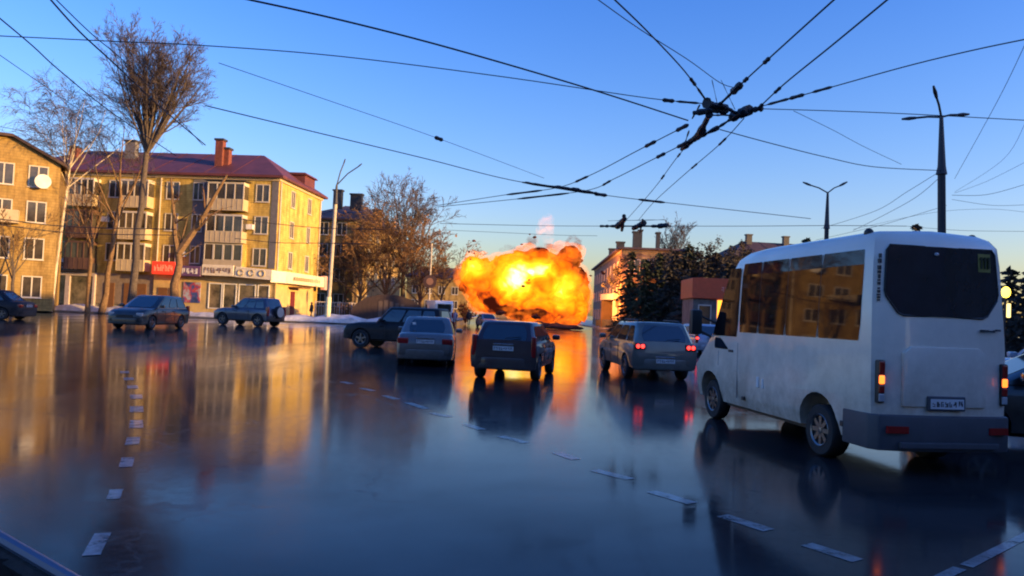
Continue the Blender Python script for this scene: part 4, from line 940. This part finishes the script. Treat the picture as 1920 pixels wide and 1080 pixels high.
# ------------------------------------------------------------------ trees
def perp(d):
    a=Vector((0,0,1)) if abs(d.z)<.9 else Vector((1,0,0)); u=d.cross(a).normalized(); return u,d.cross(u).normalized()
def tree(name,label,loc,H,r0,seed,fork=.35,nl=12,spread=38,kids=(7,6,4),lens=(.55,.42,.4,.4),up=.25,droop=0,bark=M_bark,twig=M_twig,group='bare trees by the road',lean=(0,0),wig=.12,twr=.022,limbs=None,leafm=None,leaves=0,leafs=.12,narrow=1.0,start=.0):
    rn=random.Random(seed); c=thing(name,label,'tree',loc,rn.random()*0,group)
    T=MB(); C=MB(); Lf=MB()
    fz=H*fork; lv=Vector((lean[0],lean[1],0))
    pts=[Vector((0,0,-.05))]; n=6
    for i in range(1,n+1):
        t=i/n; pts.append(Vector((lv.x*t+rn.uniform(-1,1)*r0*.35,lv.y*t+rn.uniform(-1,1)*r0*.35,fz*t)))
    T.tube(pts,[r0*1.35]+[r0*(1-.35*i/n) for i in range(1,n+1)],10)
    def grow(p,d,ln,r,lev):
        ns=4 if lev<3 else 3; P=[p]; q=p.copy(); dd=d.copy()
        for i in range(ns):
            u,w=perp(dd); dd=(dd+u*rn.gauss(0,wig)+w*rn.gauss(0,wig)+Vector((0,0,up*(.35 if lev<3 else .1)))-Vector((0,0,droop*lev*.22))).normalized()
            q=q+dd*ln/ns; P.append(q.copy())
        rs=[max(r*(1-.75*i/ns),twr*.5) for i in range(ns+1)]
        (T if lev==1 else C).tube(P,rs,6 if lev==1 else (4 if lev==2 else 3),caps=False)
        if leaves and lev>=3:
            for _ in range(leaves):
                x=P[rn.randrange(1,len(P))]+Vector((rn.gauss(0,.12),rn.gauss(0,.12),rn.gauss(0,.12))); a=Vector((rn.gauss(0,1),rn.gauss(0,1),rn.gauss(0,1))).normalized(); u,w=perp(a); s=leafs*rn.uniform(.5,1.3)
                Lf.poly([x-u*s,x-w*s*.6,x+u*s,x+w*s*.6])
        if lev-1<len(kids):
            for k in range(kids[lev-1]):
                t=rn.uniform(.22,1.0); i=min(int(t*ns),ns-1); b=P[i].lerp(P[i+1],t*ns-i)
                dl=(P[i+1]-P[i]).normalized(); u,w=perp(dl); a=rn.uniform(0,2*math.pi); th=R(rn.uniform(22,52))
                nd=(dl*math.cos(th)+(u*math.cos(a)+w*math.sin(a))*math.sin(th)).normalized()
                grow(b,nd,ln*lens[lev]*(1.25-.5*t)*rn.uniform(.8,1.2),max(r*(1-.7*t)*.55,twr),lev+1)
    top=pts[-1]
    if limbs:
        for (dx,dy,dz,ln,rr,t) in limbs: 
            b=pts[0].lerp(top,t); grow(b,Vector((dx,dy,dz)).normalized(),ln,rr,1)
    else:
        for i in range(nl):
            t=1-start*rn.random(); b=pts[1].lerp(top,t) if i else top
            a=2*math.pi*i/nl*1.618*2; th=R(spread*(rn.uniform(.15,1.0)) if i else 2)
            d=Vector((math.cos(a)*math.sin(th)*narrow,math.sin(a)*math.sin(th)*narrow,math.cos(th)))
            ln=(H-b.z)*(rn.uniform(.72,.9) if i else .8)*lens[0]/.55
            grow(b,d,ln,r0*rn.uniform(.28,.45),1)
    T.build('trunk',bark,c,smooth=True); cr_=C.build('crown',twig,c,recalc=False)
    if leaves: Lf.build('foliage',leafm,c,recalc=False)
    return c
def at_px(px,Y): 
    d=ray(px,600); return (d.x/d.y*Y)
M_bark2=mat('bark_warm',(.16,.10,.05),.9,var=.4,scale=5,bump=.5)
M_birch=mat('birch_bark',(.45,.40,.33),.8,var=.45,scale=4,stretch=(1,1,.4))
M_twigw=mat('twig_warm',(.13,.075,.038),.9,var=.35,scale=2)
M_twigb=mat('twig_grey',(.06,.05,.058),.9,var=.3,scale=2)
M_dry=mat('dry_leaf',(.19,.10,.035),.9,var=.5,scale=3)
tree('bare_poplar','tallest bare poplar with a wide fan crown against the sky, before the maroon roof',(at_px(244,66),66,.12),25.6,.34,3,fork=.56,nl=22,spread=38,kids=(10,8,7),lens=(.55,.33,.40,.42),up=.36,twig=M_twigb,bark=M_bark,lean=(.55,0),wig=.07,twr=.016)
tree('birch_tree','slender birch with pale trunk and drooping twigs at the left of the poplar',(at_px(93,67),67,.12),21.5,.15,11,fork=.62,nl=12,spread=34,kids=(7,6,5),lens=(.5,.45,.5,.6),up=.2,droop=.32,bark=M_birch,twig=M_twigb,lean=(1.0,0),wig=.1,twr=.016,start=.25)
tree('bare_tree','smaller open bare tree between the birch and the poplar',(at_px(190,70),70,.12),20.0,.26,23,fork=.55,nl=6,spread=40,kids=(4,4,4),lens=(.5,.5,.45,.45),up=.25,bark=M_bark2,twig=M_twigb,lean=(1.2,0),wig=.16,twr=.02,start=.3)
tree('bare_tree','thin bare tree before the middle of the yellow facade',(at_px(163,69),69,.12),13.5,.2,29,fork=.5,nl=6,spread=26,kids=(4,4,3),lens=(.5,.45,.4,.4),bark=M_bark2,twig=M_twigw,wig=.14,start=.4)
tree('pollarded_tree','thick forked tree with cut limbs before the red shop sign',(at_px(322,66),66,.12),9.0,.42,31,fork=.62,bark=M_bark2,twig=M_twigw,lean=(.35,0),kids=(3,3,3),wig=.10,up=.3,lens=(.5,.3,.4,.4),
  limbs=[(.55,.1,.95,8.2,.36,1.0),(-.28,0,1,6.8,.24,.97),(.1,.3,1,4,.12,.9),(.85,.1,.35,2.0,.1,.93)])
tree('young_tree','thin dark tree before the leftmost shop windows',(at_px(88,70),70,.12),10,.16,37,fork=.45,nl=6,spread=32,kids=(4,4,3),bark=M_bark,twig=M_twigw,start=.5)
tree('bare_tree','low bare tree at the left edge before the gabled building',(at_px(20,63),63,.12),8.5,.16,39,fork=.4,nl=6,spread=40,kids=(4,4,3),bark=M_bark,twig=M_twigw,start=.4)
# cluster right of the lamp
tree('ash_tree','dark broad-crowned bare tree topping the brown trees left of the fireball',(at_px(752,104),104,.12),19.5,.4,41,fork=.42,nl=13,spread=48,kids=(8,7,5),lens=(.55,.42,.42,.42),bark=M_bark,twig=M_twig,wig=.14,twr=.03,start=.3)
tree('brown_tree','rusty leaning tree directly right of the pale street lamp',(at_px(668,98),98,.12),12.5,.24,43,fork=.25,nl=11,spread=60,kids=(6,6,4),lens=(.55,.45,.42,.42),bark=M_bark2,twig=M_twigw,wig=.16,twr=.025,start=.4,leafm=M_dry,leaves=1,leafs=.13,lean=(.4,0))
tree('brown_tree','rusty dense tree behind the brown tent shelter',(at_px(722,98),98,.12),14,.26,47,fork=.25,nl=13,spread=56,kids=(7,6,4),lens=(.55,.45,.42,.42),bark=M_bark2,twig=M_twigw,wig=.16,twr=.028,start=.4,leafm=M_dry,leaves=1,leafs=.14)
tree('brown_tree','rusty tree beside the round traffic sign',(at_px(785,99),99,.12),12.5,.24,53,fork=.25,nl=12,spread=50,kids=(7,6,4),lens=(.55,.45,.42,.42),bark=M_bark2,twig=M_twigw,wig=.16,twr=.028,start=.4,leafm=M_dry,leaves=1,leafs=.13)
tree('brown_tree','thin brown tree nearest the left side of the fireball',(at_px(826,110),110,.12),10.5,.2,59,fork=.35,nl=8,spread=44,kids=(5,5,4),bark=M_bark2,twig=M_twig,wig=.18,start=.4,twr=.03)
tree('brown_tree','bare tree before the shaded ochre building',(at_px(645,101),101,.12),11,.2,61,fork=.3,nl=9,spread=48,kids=(6,5,4),bark=M_bark2,twig=M_twigw,start=.4,twr=.025)
tree('far_bare_tree','misty bare tree behind the far tawny roof',(at_px(1265,150),150,.12),22,.3,67,fork=.5,nl=9,spread=26,kids=(6,5,4),group='trees on the right',twig=M_twigb,twr=.045)
M_spr=mat('spruce_needles',(.022,.032,.014),.9,var=.5,scale=1.2)
M_spr2=mat('dark_needles',(.03,.028,.022),.9,var=.5,scale=1.2)
def spruce(label,px,Y,H,w_,seed,m_=M_spr,name='spruce_tree',skirt=.04,den=1.0):
    rn=random.Random(seed); c=thing(name,label,'tree',(at_px(px,Y),Y,.12),0,'trees on the right')
    MB().tube([(0,0,0),(0,0,H*.97)],[.22,.03],7).build('trunk',M_bark,c,smooth=True)
    mb=MB(); nW=int(H*2.0)
    for i in range(nW):
        t=skirt+(1-skirt)*i/nW; z=H*t; rr=w_*(1-t)**.7*rn.uniform(.6,1.15)+.25
        nb=max(5,int(15*(1-t*.5)*den))
        for k in range(nb):
            a=rn.uniform(0,2*math.pi); L=rr*rn.uniform(.55,1.1); n=max(3,int(L*5))
            for j in range(n):
                s=(j+.6)/n; x=Vector((math.cos(a)*L*s,math.sin(a)*L*s,z-L*s*.35+rn.gauss(0,.07))); q=.34*(1.25-.6*s)
                d=Vector((math.cos(a)+rn.gauss(0,.5),math.sin(a)+rn.gauss(0,.5),rn.gauss(-.3,.3))).normalized(); u,w=perp(d)
                mb.poly([x-d*q,x-w*q*.4+u*q*.25,x+d*q*1.1,x+w*q*.4-u*q*.25])
    mb.build('foliage',m_,c,recalc=False); return c
spruce('pointed spruce just right of the orange lit wall',1180,88,9.6,2.6,1)
spruce('broad spruce second from the orange lit wall',1206,84,8.6,3.0,2)
spruce('tall spruce above the windscreen of the grey green estate',1232,90,9.8,2.8,3)
spruce('narrow dark spruce in the middle of the dark grove',1262,92,10.4,2.6,4,M_spr2)
spruce('tall spruce left of the kiosk',1288,96,11.6,3.2,5,M_spr)
spruce('wide dark spruce directly behind the kiosk',1322,90,9.8,3.6,6,M_spr2)
spruce('dark spruce right of the kiosk behind the minibus front',1360,92,9.2,3.5,7,M_spr2)
spruce('yellowish dark spruce near the roof front of the minibus',1400,95,9.4,3.4,8,M_spr)
spruce('dark spruce behind the minibus windows',1445,95,9.4,3.2,9,M_spr2)
spruce('second row spruce between the kiosk and the far tawny roof',1340,100,11.0,4.0,21,M_spr2)
spruce('bushy dark spruce under the violet roof end',1250,84,8.0,3.4,22,M_spr2)
spruce('bushy dark spruce at the kiosk left corner',1290,78,7.2,3.2,23,M_spr2)
spruce('lone spruce top above the minibus roof',1508,75,10.6,2.2,10,M_spr)
spruce('thin spruce tip above the rear of the minibus roof',1713,60,10.4,1.2,12,M_spr2)
spruce('dark evergreen right of the minibus behind the yellow light',1893,58,6.9,2.4,13,M_spr2)
spruce('dark evergreen at the right picture edge',1930,54,6.6,2.4,14,M_spr2)
for px,Y,H_,sd,lab in((1228,99,9.2,81,'dark leafy tree between the spruces beside the orange lit wall'),(1300,102,10.6,82,'dark dense tree behind the kiosk left corner'),(1345,99,10.8,83,'dark dense tree standing tallest behind the kiosk'),(1392,104,10.6,84,'dark dense tree left of the minibus roof front'),(1440,106,10.2,85,'dark dense tree just over the minibus side windows'),(1265,96,8.8,86,'low dark dense tree in the middle of the grove'),(1478,108,9.6,87,'dark dense tree near the mid two-armed lamp')):
    tree('dense_tree',lab,(at_px(px,Y),Y,.12),H_,.2,sd,fork=.2,nl=13,spread=62,kids=(6,5,5),lens=(.55,.5,.5,.5),bark=M_bark,twig=M_twig,wig=.18,twr=.03,start=.6,leafm=M_spr2,leaves=6,leafs=.15,group='trees on the right')
# hedge in front of the grove
def shrub(label,px,Y,r,h,seed,m_):
    rn=random.Random(seed); c=thing('shrub',label,'shrub',(at_px(px,Y),Y,.12),0,'shrubs on the kerbs')
    mb=MB(); st=MB()
    for k in range(26):
        a=rn.uniform(0,6.28); e=rn.uniform(.2,1); tip=Vector((math.cos(a)*r*e,math.sin(a)*r*e,h*rn.uniform(.6,1)*(1-.3*e))); st.tube([(0,0,0),tip*.5+Vector((0,0,.1)),tip],[.03,.02,.01],3)
        for j in range(14):
            x=tip*rn.uniform(.4,1.05)+Vector((rn.gauss(0,.18),rn.gauss(0,.18),rn.gauss(0,.14))); d=Vector((rn.gauss(0,1),rn.gauss(0,1),rn.gauss(0,1))).normalized(); u,w=perp(d); mb.poly([x-u*.14,x-w*.09,x+u*.14,x+w*.09])
    st.build('stem',M_bark2,c); mb.build('foliage',m_,c,recalc=False)
shrub('brownish shrub left of the spruces on the right kerb',1172,82,2.0,2.0,1,M_dry); shrub('brown shrub under the spruces above the estate roof',1215,80,2.2,1.8,2,M_spr2)
shrub('brown shrub at the left of the flames',872,92,1.8,3.2,3,M_dry); shrub('low brown shrub under the shaded ochre building',650,84,1.7,2.2,4,M_dry)

# fences and low wall
def fence(label,a,b,h,m_,n,name='fence'):
    a=Vector(a);b=Vector(b); L=(b-a).length; c=thing(name,label,'fence',(a.x,a.y,.12),math.atan2(b.y-a.y,b.x-a.x))
    for i in range(n+1): MB().box(L*i/n-.06,L*i/n+.06,-.06,.06,0,h).build('post',m_,c)
    g=MB(); k=int(L/.28)
    for i in range(k): g.box(.1+i*.28,.16+i*.28,-.02,.02,.2,h-.15)
    g.box(0,L,-.03,.03,h-.15,h-.08).box(0,L,-.03,.03,.12,.2); g.build('panel',m_,c)
fence('pale grey fence along the pavement behind the pale street lamp',(-21.5,82),(-16.6,84),2.0,mat('fence_pale',(.33,.29,.27),.7),4)
fence('dark fence along the left pavement towards the flames',(-10.3,88),(-11,112),1.4,M_steel,8)
fence('dark low fence along the right kerb by the flames',(13.9,88),(12.6,110),1.2,M_steel,8)

# ------------------------------------------------------------------ pedestrians
def person(label,loc,coat,trous,face,H=1.72,stride=.16):
    c=tag(empty('person',loc,face),label,'person')
    me=bpy.data.meshes.new('body')
    V=[(0,0,.95),(0,0,1.2),(0,0,1.42),(0,0,1.52),(0,.01,1.62),(0,.01,1.70), (.10,0,.90),(.12,stride*.5,.5),(.12,stride,.09),(.12,stride+.14,.04), (-.10,0,.90),(-.12,-stride*.3,.5),(-.12,-stride,.09),(-.12,-stride+.14,.04),
       (.19,0,1.40),(.25,-.06,1.13),(.24,.05,.90),(.235,.07,.82),(-.19,0,1.40),(-.25,.04,1.13),(-.24,.10,.90),(-.235,.12,.82)]
    E=[(0,1),(1,2),(2,3),(3,4),(4,5),(0,6),(6,7),(7,8),(8,9),(0,10),(10,11),(11,12),(12,13),(2,14),(14,15),(15,16),(16,17),(2,18),(18,19),(19,20),(20,21)]
    rad=[.14,.13,.14,.055,.095,.07,.085,.06,.045,.04,.085,.06,.045,.04,.06,.05,.04,.035,.06,.05,.04,.035]
    me.from_pydata(V,E,[]); o=link('body',me,c); me.materials.append(trous)
    md=o.modifiers.new('skin','SKIN'); 
    for d,r in zip(me.skin_vertices[0].data if me.skin_vertices else [],rad): d.radius=(r,r)
    if not me.skin_vertices:
        bm=bmesh.new(); bm.from_mesh(me); ly=bm.verts.layers.skin.verify()
        for v,r in zip(bm.verts,rad): v[ly].radius=(r,r)
        bm.verts.ensure_lookup_table(); bm.verts[0][ly].use_root=True
        bm.to_mesh(me); bm.free()
    s=o.modifiers.new('sub','SUBSURF'); s.levels=1; s.render_levels=1
    n=12; ct=MB()
    ct.rings([[(a*math.cos(2*math.pi*i/n),b*math.sin(2*math.pi*i/n),z) for i in range(n)] for z,a,b in((.78,.21,.18),(1.0,.19,.16),(1.25,.20,.16),(1.42,.19,.13),(1.50,.09,.08))])
    for s_ in(-1,1): ct.tube([(s_*.19,0,1.42),(s_*.25,-.02,1.13),(s_*.245,.07,.92)],[.085,.07,.06],8)
    ct.build('coat',coat,c,smooth=True)
    MB().ball((0,.0,1.66),(.105,.115,.115)).build('hair',M_bark,c,smooth=True); MB().ball((0,.045,1.62),(.08,.085,.1)).build('face',mat('skin',(.45,.26,.18),.6),c,smooth=True)
    c.scale=(H/1.76,)*3
    return c
C_d=mat('coat_dark',(.02,.018,.022),.8); C_p=mat('coat_lilac',(.4,.33,.42),.8)
person('pedestrian in a pale lilac coat beside the white van',(at_px(853,80),80,.0),C_p,C_d,R(160))
person('pedestrian in dark clothes standing left of the silver car',(at_px(879,84),84,.0),C_d,C_d,R(20),1.8)
person('pedestrian in dark clothes outside the red shop door',(at_px(583,78),78,.125),C_d,C_d,R(80),1.8)

# ------------------------------------------------------------------ fireball
def fire_mat():
    m=bpy.data.materials.new('flames'); m.use_nodes=True; nt=m.node_tree; N=nt.nodes; L=nt.links; N.clear()
    out=N.new('ShaderNodeOutputMaterial'); em=N.new('ShaderNodeEmission'); tc=N.new('ShaderNodeTexCoord')
    def math_(op,a,b=None,c=None):
        n=N.new('ShaderNodeMath'); n.operation=op
        for i,v in enumerate((a,b,c)):
            if v is None: continue
            if isinstance(v,(int,float)): n.inputs[i].default_value=v
            else: L.new(v,n.inputs[i])
        return n.outputs[0]
    def noise_(sc,det,dist,off=0):
        mp=N.new('ShaderNodeMapping'); mp.inputs['Location'].default_value=(off,off*.7,off*1.3); mp.inputs['Scale'].default_value=(1,1,1)
        L.new(tc.outputs['Object'],mp.inputs['Vector']); n=N.new('ShaderNodeTexNoise'); n.inputs['Scale'].default_value=sc; n.inputs['Detail'].default_value=det; n.inputs['Distortion'].default_value=dist; L.new(mp.outputs['Vector'],n.inputs['Vector']); return n.outputs['Fac']
    def dist_(c,s):
        mp=N.new('ShaderNodeMapping'); mp.vector_type='TEXTURE'; mp.inputs['Location'].default_value=c; mp.inputs['Scale'].default_value=s
        L.new(tc.outputs['Object'],mp.inputs['Vector']); v=N.new('ShaderNodeVectorMath'); v.operation='LENGTH'; L.new(mp.outputs['Vector'],v.inputs[0])
        return math_('MAXIMUM',math_('SUBTRACT',1.0,v.outputs['Value']),0.0)
    a=noise_(.24,2,.8); b=noise_(.60,3.5,1.2,5)
    hot=math_('MULTIPLY',dist_((-1.3,-1,5.4),(2.6,6,2.7)),.95)
    h2=math_('MULTIPLY',dist_((1.7,-1,6.6),(2.3,6,1.5)),.7)
    h3=math_('MULTIPLY',dist_((4.6,-1,4.4),(2.8,6,2.6)),.42)
    h4=math_('MULTIPLY',dist_((-6.0,-1,6.6),(1.8,6,2.0)),.45)
    base=math_('MULTIPLY',dist_((0,0,4.6),(10.5,8,6.2)),.42)
    v=math_('ADD',math_('ADD',math_('ADD',hot,h2),math_('ADD',h3,h4)),base)
    v=math_('ADD',v,math_('MULTIPLY',math_('SUBTRACT',a,.5),.70)); v=math_('ADD',v,math_('MULTIPLY',math_('SUBTRACT',b,.5),.55)); v=math_('ADD',v,.06)
    for q,sz,k in(((-3.6,-2,2.6),(1.0,5,.8),.5),((-2.2,-2,1.9),(1.7,5,.6),.6),((1.2,-2,1.7),(1.8,5,.55),.45),((0,0,.6),(9,8,1.9),.18),((6.3,-1,7.6),(1.3,5,1.6),.2),((.35,-2,5.0),(.5,6,.3),.5),((-7.2,-1,3.6),(1.0,5,1.6),.3),((2,0,9.6),(6,6,1.5),.3)):
        v=math_('SUBTRACT',v,math_('MULTIPLY',dist_(q,sz),k))
    cr=N.new('ShaderNodeValToRGB'); L.new(v,cr.inputs['Fac']); e=cr.color_ramp.elements
    e[0].position=0; e[0].color=(.05,.006,.003,1); e[1].position=1; e[1].color=(1,1,.85,1)
    for p,c in((.05,(.22,.03,.008,1)),(.13,(.75,.09,.006,1)),(.26,(1,.19,.004,1)),(.46,(1,.34,.006,1)),(.62,(1,.55,.02,1)),(.78,(1,.85,.22,1))): q=e.new(p); q.color=c
    L.new(cr.outputs['Color'],em.inputs['Color'])
    st=N.new('ShaderNodeMapRange'); st.inputs['From Min'].default_value=.1; st.inputs['From Max'].default_value=.9; st.inputs['To Min'].default_value=.55; st.inputs['To Max'].default_value=1.7
    L.new(v,st.inputs['Value']); L.new(st.outputs[0],em.inputs['Strength']); L.new(em.outputs[0],out.inputs['Surface']); return m
def blob(lobes,seed,sub=4,amp=.28,fr=.55,name='b'):
    """billowing lump: displaced spheres in one mesh"""
    bm=bmesh.new()
    for i,(x,y,z,rx,ry,rz) in enumerate(lobes):
        t=bmesh.new(); bmesh.ops.create_icosphere(t,subdivisions=sub,radius=1)
        for v in t.verts:
            n=v.co.copy(); p=Vector((n.x*rx+x,n.y*ry+y,n.z*rz+z)); s=Vector((seed,seed*2,0))
            d=noise.fractal(p*fr+s,1.0,2.1,4)*amp*2+abs(noise.noise(p*fr*2.4+s))*amp*1.2
            k=1+d/ max(.6,min(rx,rz))*1.0; v.co=Vector((n.x*rx*k+x,n.y*ry*k+y,max(n.z*rz*k+z,.05)))
        me_=bpy.data.meshes.new('t'); t.to_mesh(me_); t.free(); bm.from_mesh(me_); bpy.data.meshes.remove(me_)
    me=bpy.data.meshes.new(name); bm.to_mesh(me); bm.free()
    for p in me.polygons: p.use_smooth=True
    return me
FY=90; fx=at_px(980,FY)
c=thing('fireball','huge billowing orange fireball with a white hot core filling the end of the street','fireball',(fx,FY,.1)); c.scale=(1.04,1,1.03)
rn=random.Random(12); lobes=[(-1.6,0,5.2,3.6,3.2,2.9),(2.4,.4,5.5,3.4,3,3.3),(-5.4,.5,5.5,2.0,2.2,2.4),(5.2,.3,3.9,2.1,2.6,3.3),(2.6,0,2.3,4.4,3,2.0),(-3.2,0,3.2,3.0,2.6,1.6),(4.8,0,7.9,1.4,1.6,1.6),(1.2,0,7.6,2.4,2,1.3),(6.3,0,2.9,1.2,1.6,2.1)]
for i in range(4):
    a=rn.uniform(.1,math.pi*.5); lobes.append((math.cos(a)*6.2,rn.uniform(-1.6,1.2),4.1+math.sin(a)*3.2+rn.uniform(-.6,.3),rn.uniform(.6,1.5),rn.uniform(.7,1.4),rn.uniform(.5,1.2)))
me=blob(lobes,3.1,4,.34,.5,'flame'); M_fire=fire_mat(); me.materials.append(M_fire); link('flame',me,c)
# soot and dark debris in front of the flames
M_soot=mat('soot',(.10,.025,.012),.9,var=.5,scale=2)
sl=[]
for x,z,r in((-.2,4.6,.25),(.5,5.3,.2),(-2.6,1.5,.5),(1.5,1.2,.5),(6.2,7.9,.4)):
    sl.append((x,-3.0 if z<7 else -.6,z,r*.85,.4,r*.5))
for i,q in enumerate(sl):
    me=blob([q],7.7+i,3,.3,1.6,'soot'); me.materials.append(M_soot); link('soot_wisp',me,c)
halo=[(x*1.02,y,z*1.03,rx*1.16+.25,ry*1.1,rz*1.13+.25) for x,y,z,rx,ry,rz in lobes[:9]]
# soft burning gas round the solid flames
# smoke puffs above the flames: thin volume
def vol(name,dens,col,emc=None,es=0):
    m=bpy.data.materials.new(name); m.use_nodes=True; nt=m.node_tree; N=nt.nodes; N.clear(); o=N.new('ShaderNodeOutputMaterial'); p=N.new('ShaderNodeVolumePrincipled'); tc=N.new('ShaderNodeTexCoord'); z=N.new('ShaderNodeTexNoise'); z.inputs['Scale'].default_value=.9; z.inputs['Detail'].default_value=4; z.inputs['Distortion'].default_value=1
    r=N.new('ShaderNodeMapRange'); r.inputs['From Min'].default_value=.42; r.inputs['From Max'].default_value=.72; r.inputs['To Max'].default_value=dens
    nt.links.new(tc.outputs['Object'],z.inputs['Vector']); nt.links.new(z.outputs['Fac'],r.inputs['Value']); nt.links.new(r.outputs[0],p.inputs['Density']); p.inputs['Color'].default_value=(*col,1)
    if emc: p.inputs['Emission Color'].default_value=(*emc,1); nt.links.new(r.outputs[0],p.inputs['Emission Strength']) if es else None
    nt.links.new(p.outputs[0],o.inputs['Volume']); return m
me=blob([(2.6,0,9.3,1.5,1.1,.6),(5.8,0,9.7,1.0,1,1.3),(-1.0,0,8.9,1.6,.8,.6),(.7,0,9.6,.7,.8,1.2)],1.3,3,.3,.8,'smoke'); me.materials.append(vol('smoke_dark',.9,(.22,.08,.05))); link('smoke',me,c)
me=blob([(2.2,0,11.4,1.0,.9,2.2)],4.3,3,.2,.8,'glow_plume'); me.materials.append(vol('plume',.25,(1,.45,.3),(1,.35,.2),1)); link('glow_plume',me,c)
fl=bpy.data.lights.new('fire_light','SPOT'); fl.energy=16000; fl.color=(1,.30,.05); fl.shadow_soft_size=1.2; fl.spot_size=R(100); fl.spot_blend=.6; f_=bpy.data.objects.new('fire_light',fl); COL.objects.link(f_); f_.location=(fx+8.0,FY+6,5.0); f_.rotation_euler=Vector((-1,-.9,-.05)).to_track_quat('Z','Y').to_euler()
me=blob(halo,5.5,3,.3,.6,'burning_gas'); mv=vol('burning_gas',.55,(1,.4,.1),(1,.20,.01),1); me.materials.append(mv); link('burning_gas',me,c)
[n for n in mv.node_tree.nodes if n.type=='MAP_RANGE'][0].inputs['From Min'].default_value=.40
rn=random.Random(77)
for i in range(11):
    a=rn.uniform(.15,2.9); q=rn.uniform(1.06,1.4); r_=rn.uniform(.07,.17)
    me=blob([(math.cos(a)*7.2*q,-1+rn.uniform(-1,1),4.2+math.sin(a)*4.9*q,r_*rn.uniform(1,2.2),r_,r_)],i+.5,1,.3,2,'debris'); me.materials.append(M_soot); link('flying_debris',me,c)
# haze of fire at its foot: burning wreck low in front
c=thing('debris_heap','low dark heap of debris at the foot of the flames','debris',(fx+1.5,FY-5,0))
me=blob([(-3,0,.2,1.6,1,.5),(0,.5,.3,2.4,1,.45),(2.8,0,.2,1.8,1,.4)],9.1,3,.15,1.2,'heap'); me.materials.append(M_soot); link('heap',me,c)

# ------------------------------------------------------------------ wiper of the camera car, bottom left
c=thing('windscreen_wiper','black windscreen wiper with a blue grey edge crossing the bottom left corner','wiper',(0,0,0))
a=D(-40,985,.78); b=D(150,1095,.72); e=D(330,1190,.66)
MB().tube([a,b,e],.006,8).build('arm',mat('wiper_edge',(.10,.13,.19),.35),c,smooth=True)
dv=Vector((0,0,-.016))
MB().tube([a+dv,b+dv,e+dv],.009,6).build('blade',M_rubber,c,smooth=True)
for t in(.28,.75): q=a.lerp(b,t)+dv; MB().box(q.x-.016,q.x+.016,q.y-.012,q.y+.012,q.z-.03,q.z+.002).build('clip',M_black,c)
MB().rings([[(-.9,.5,1.33),(.9,.5,1.33),(.9,.5,.9),(-.9,.5,.9)],[(-.9,1.0,1.27),(.9,1.0,1.27),(.9,1.0,.8),(-.9,1.0,.8)]]).build('cowl',M_black,c,bevel=.03)
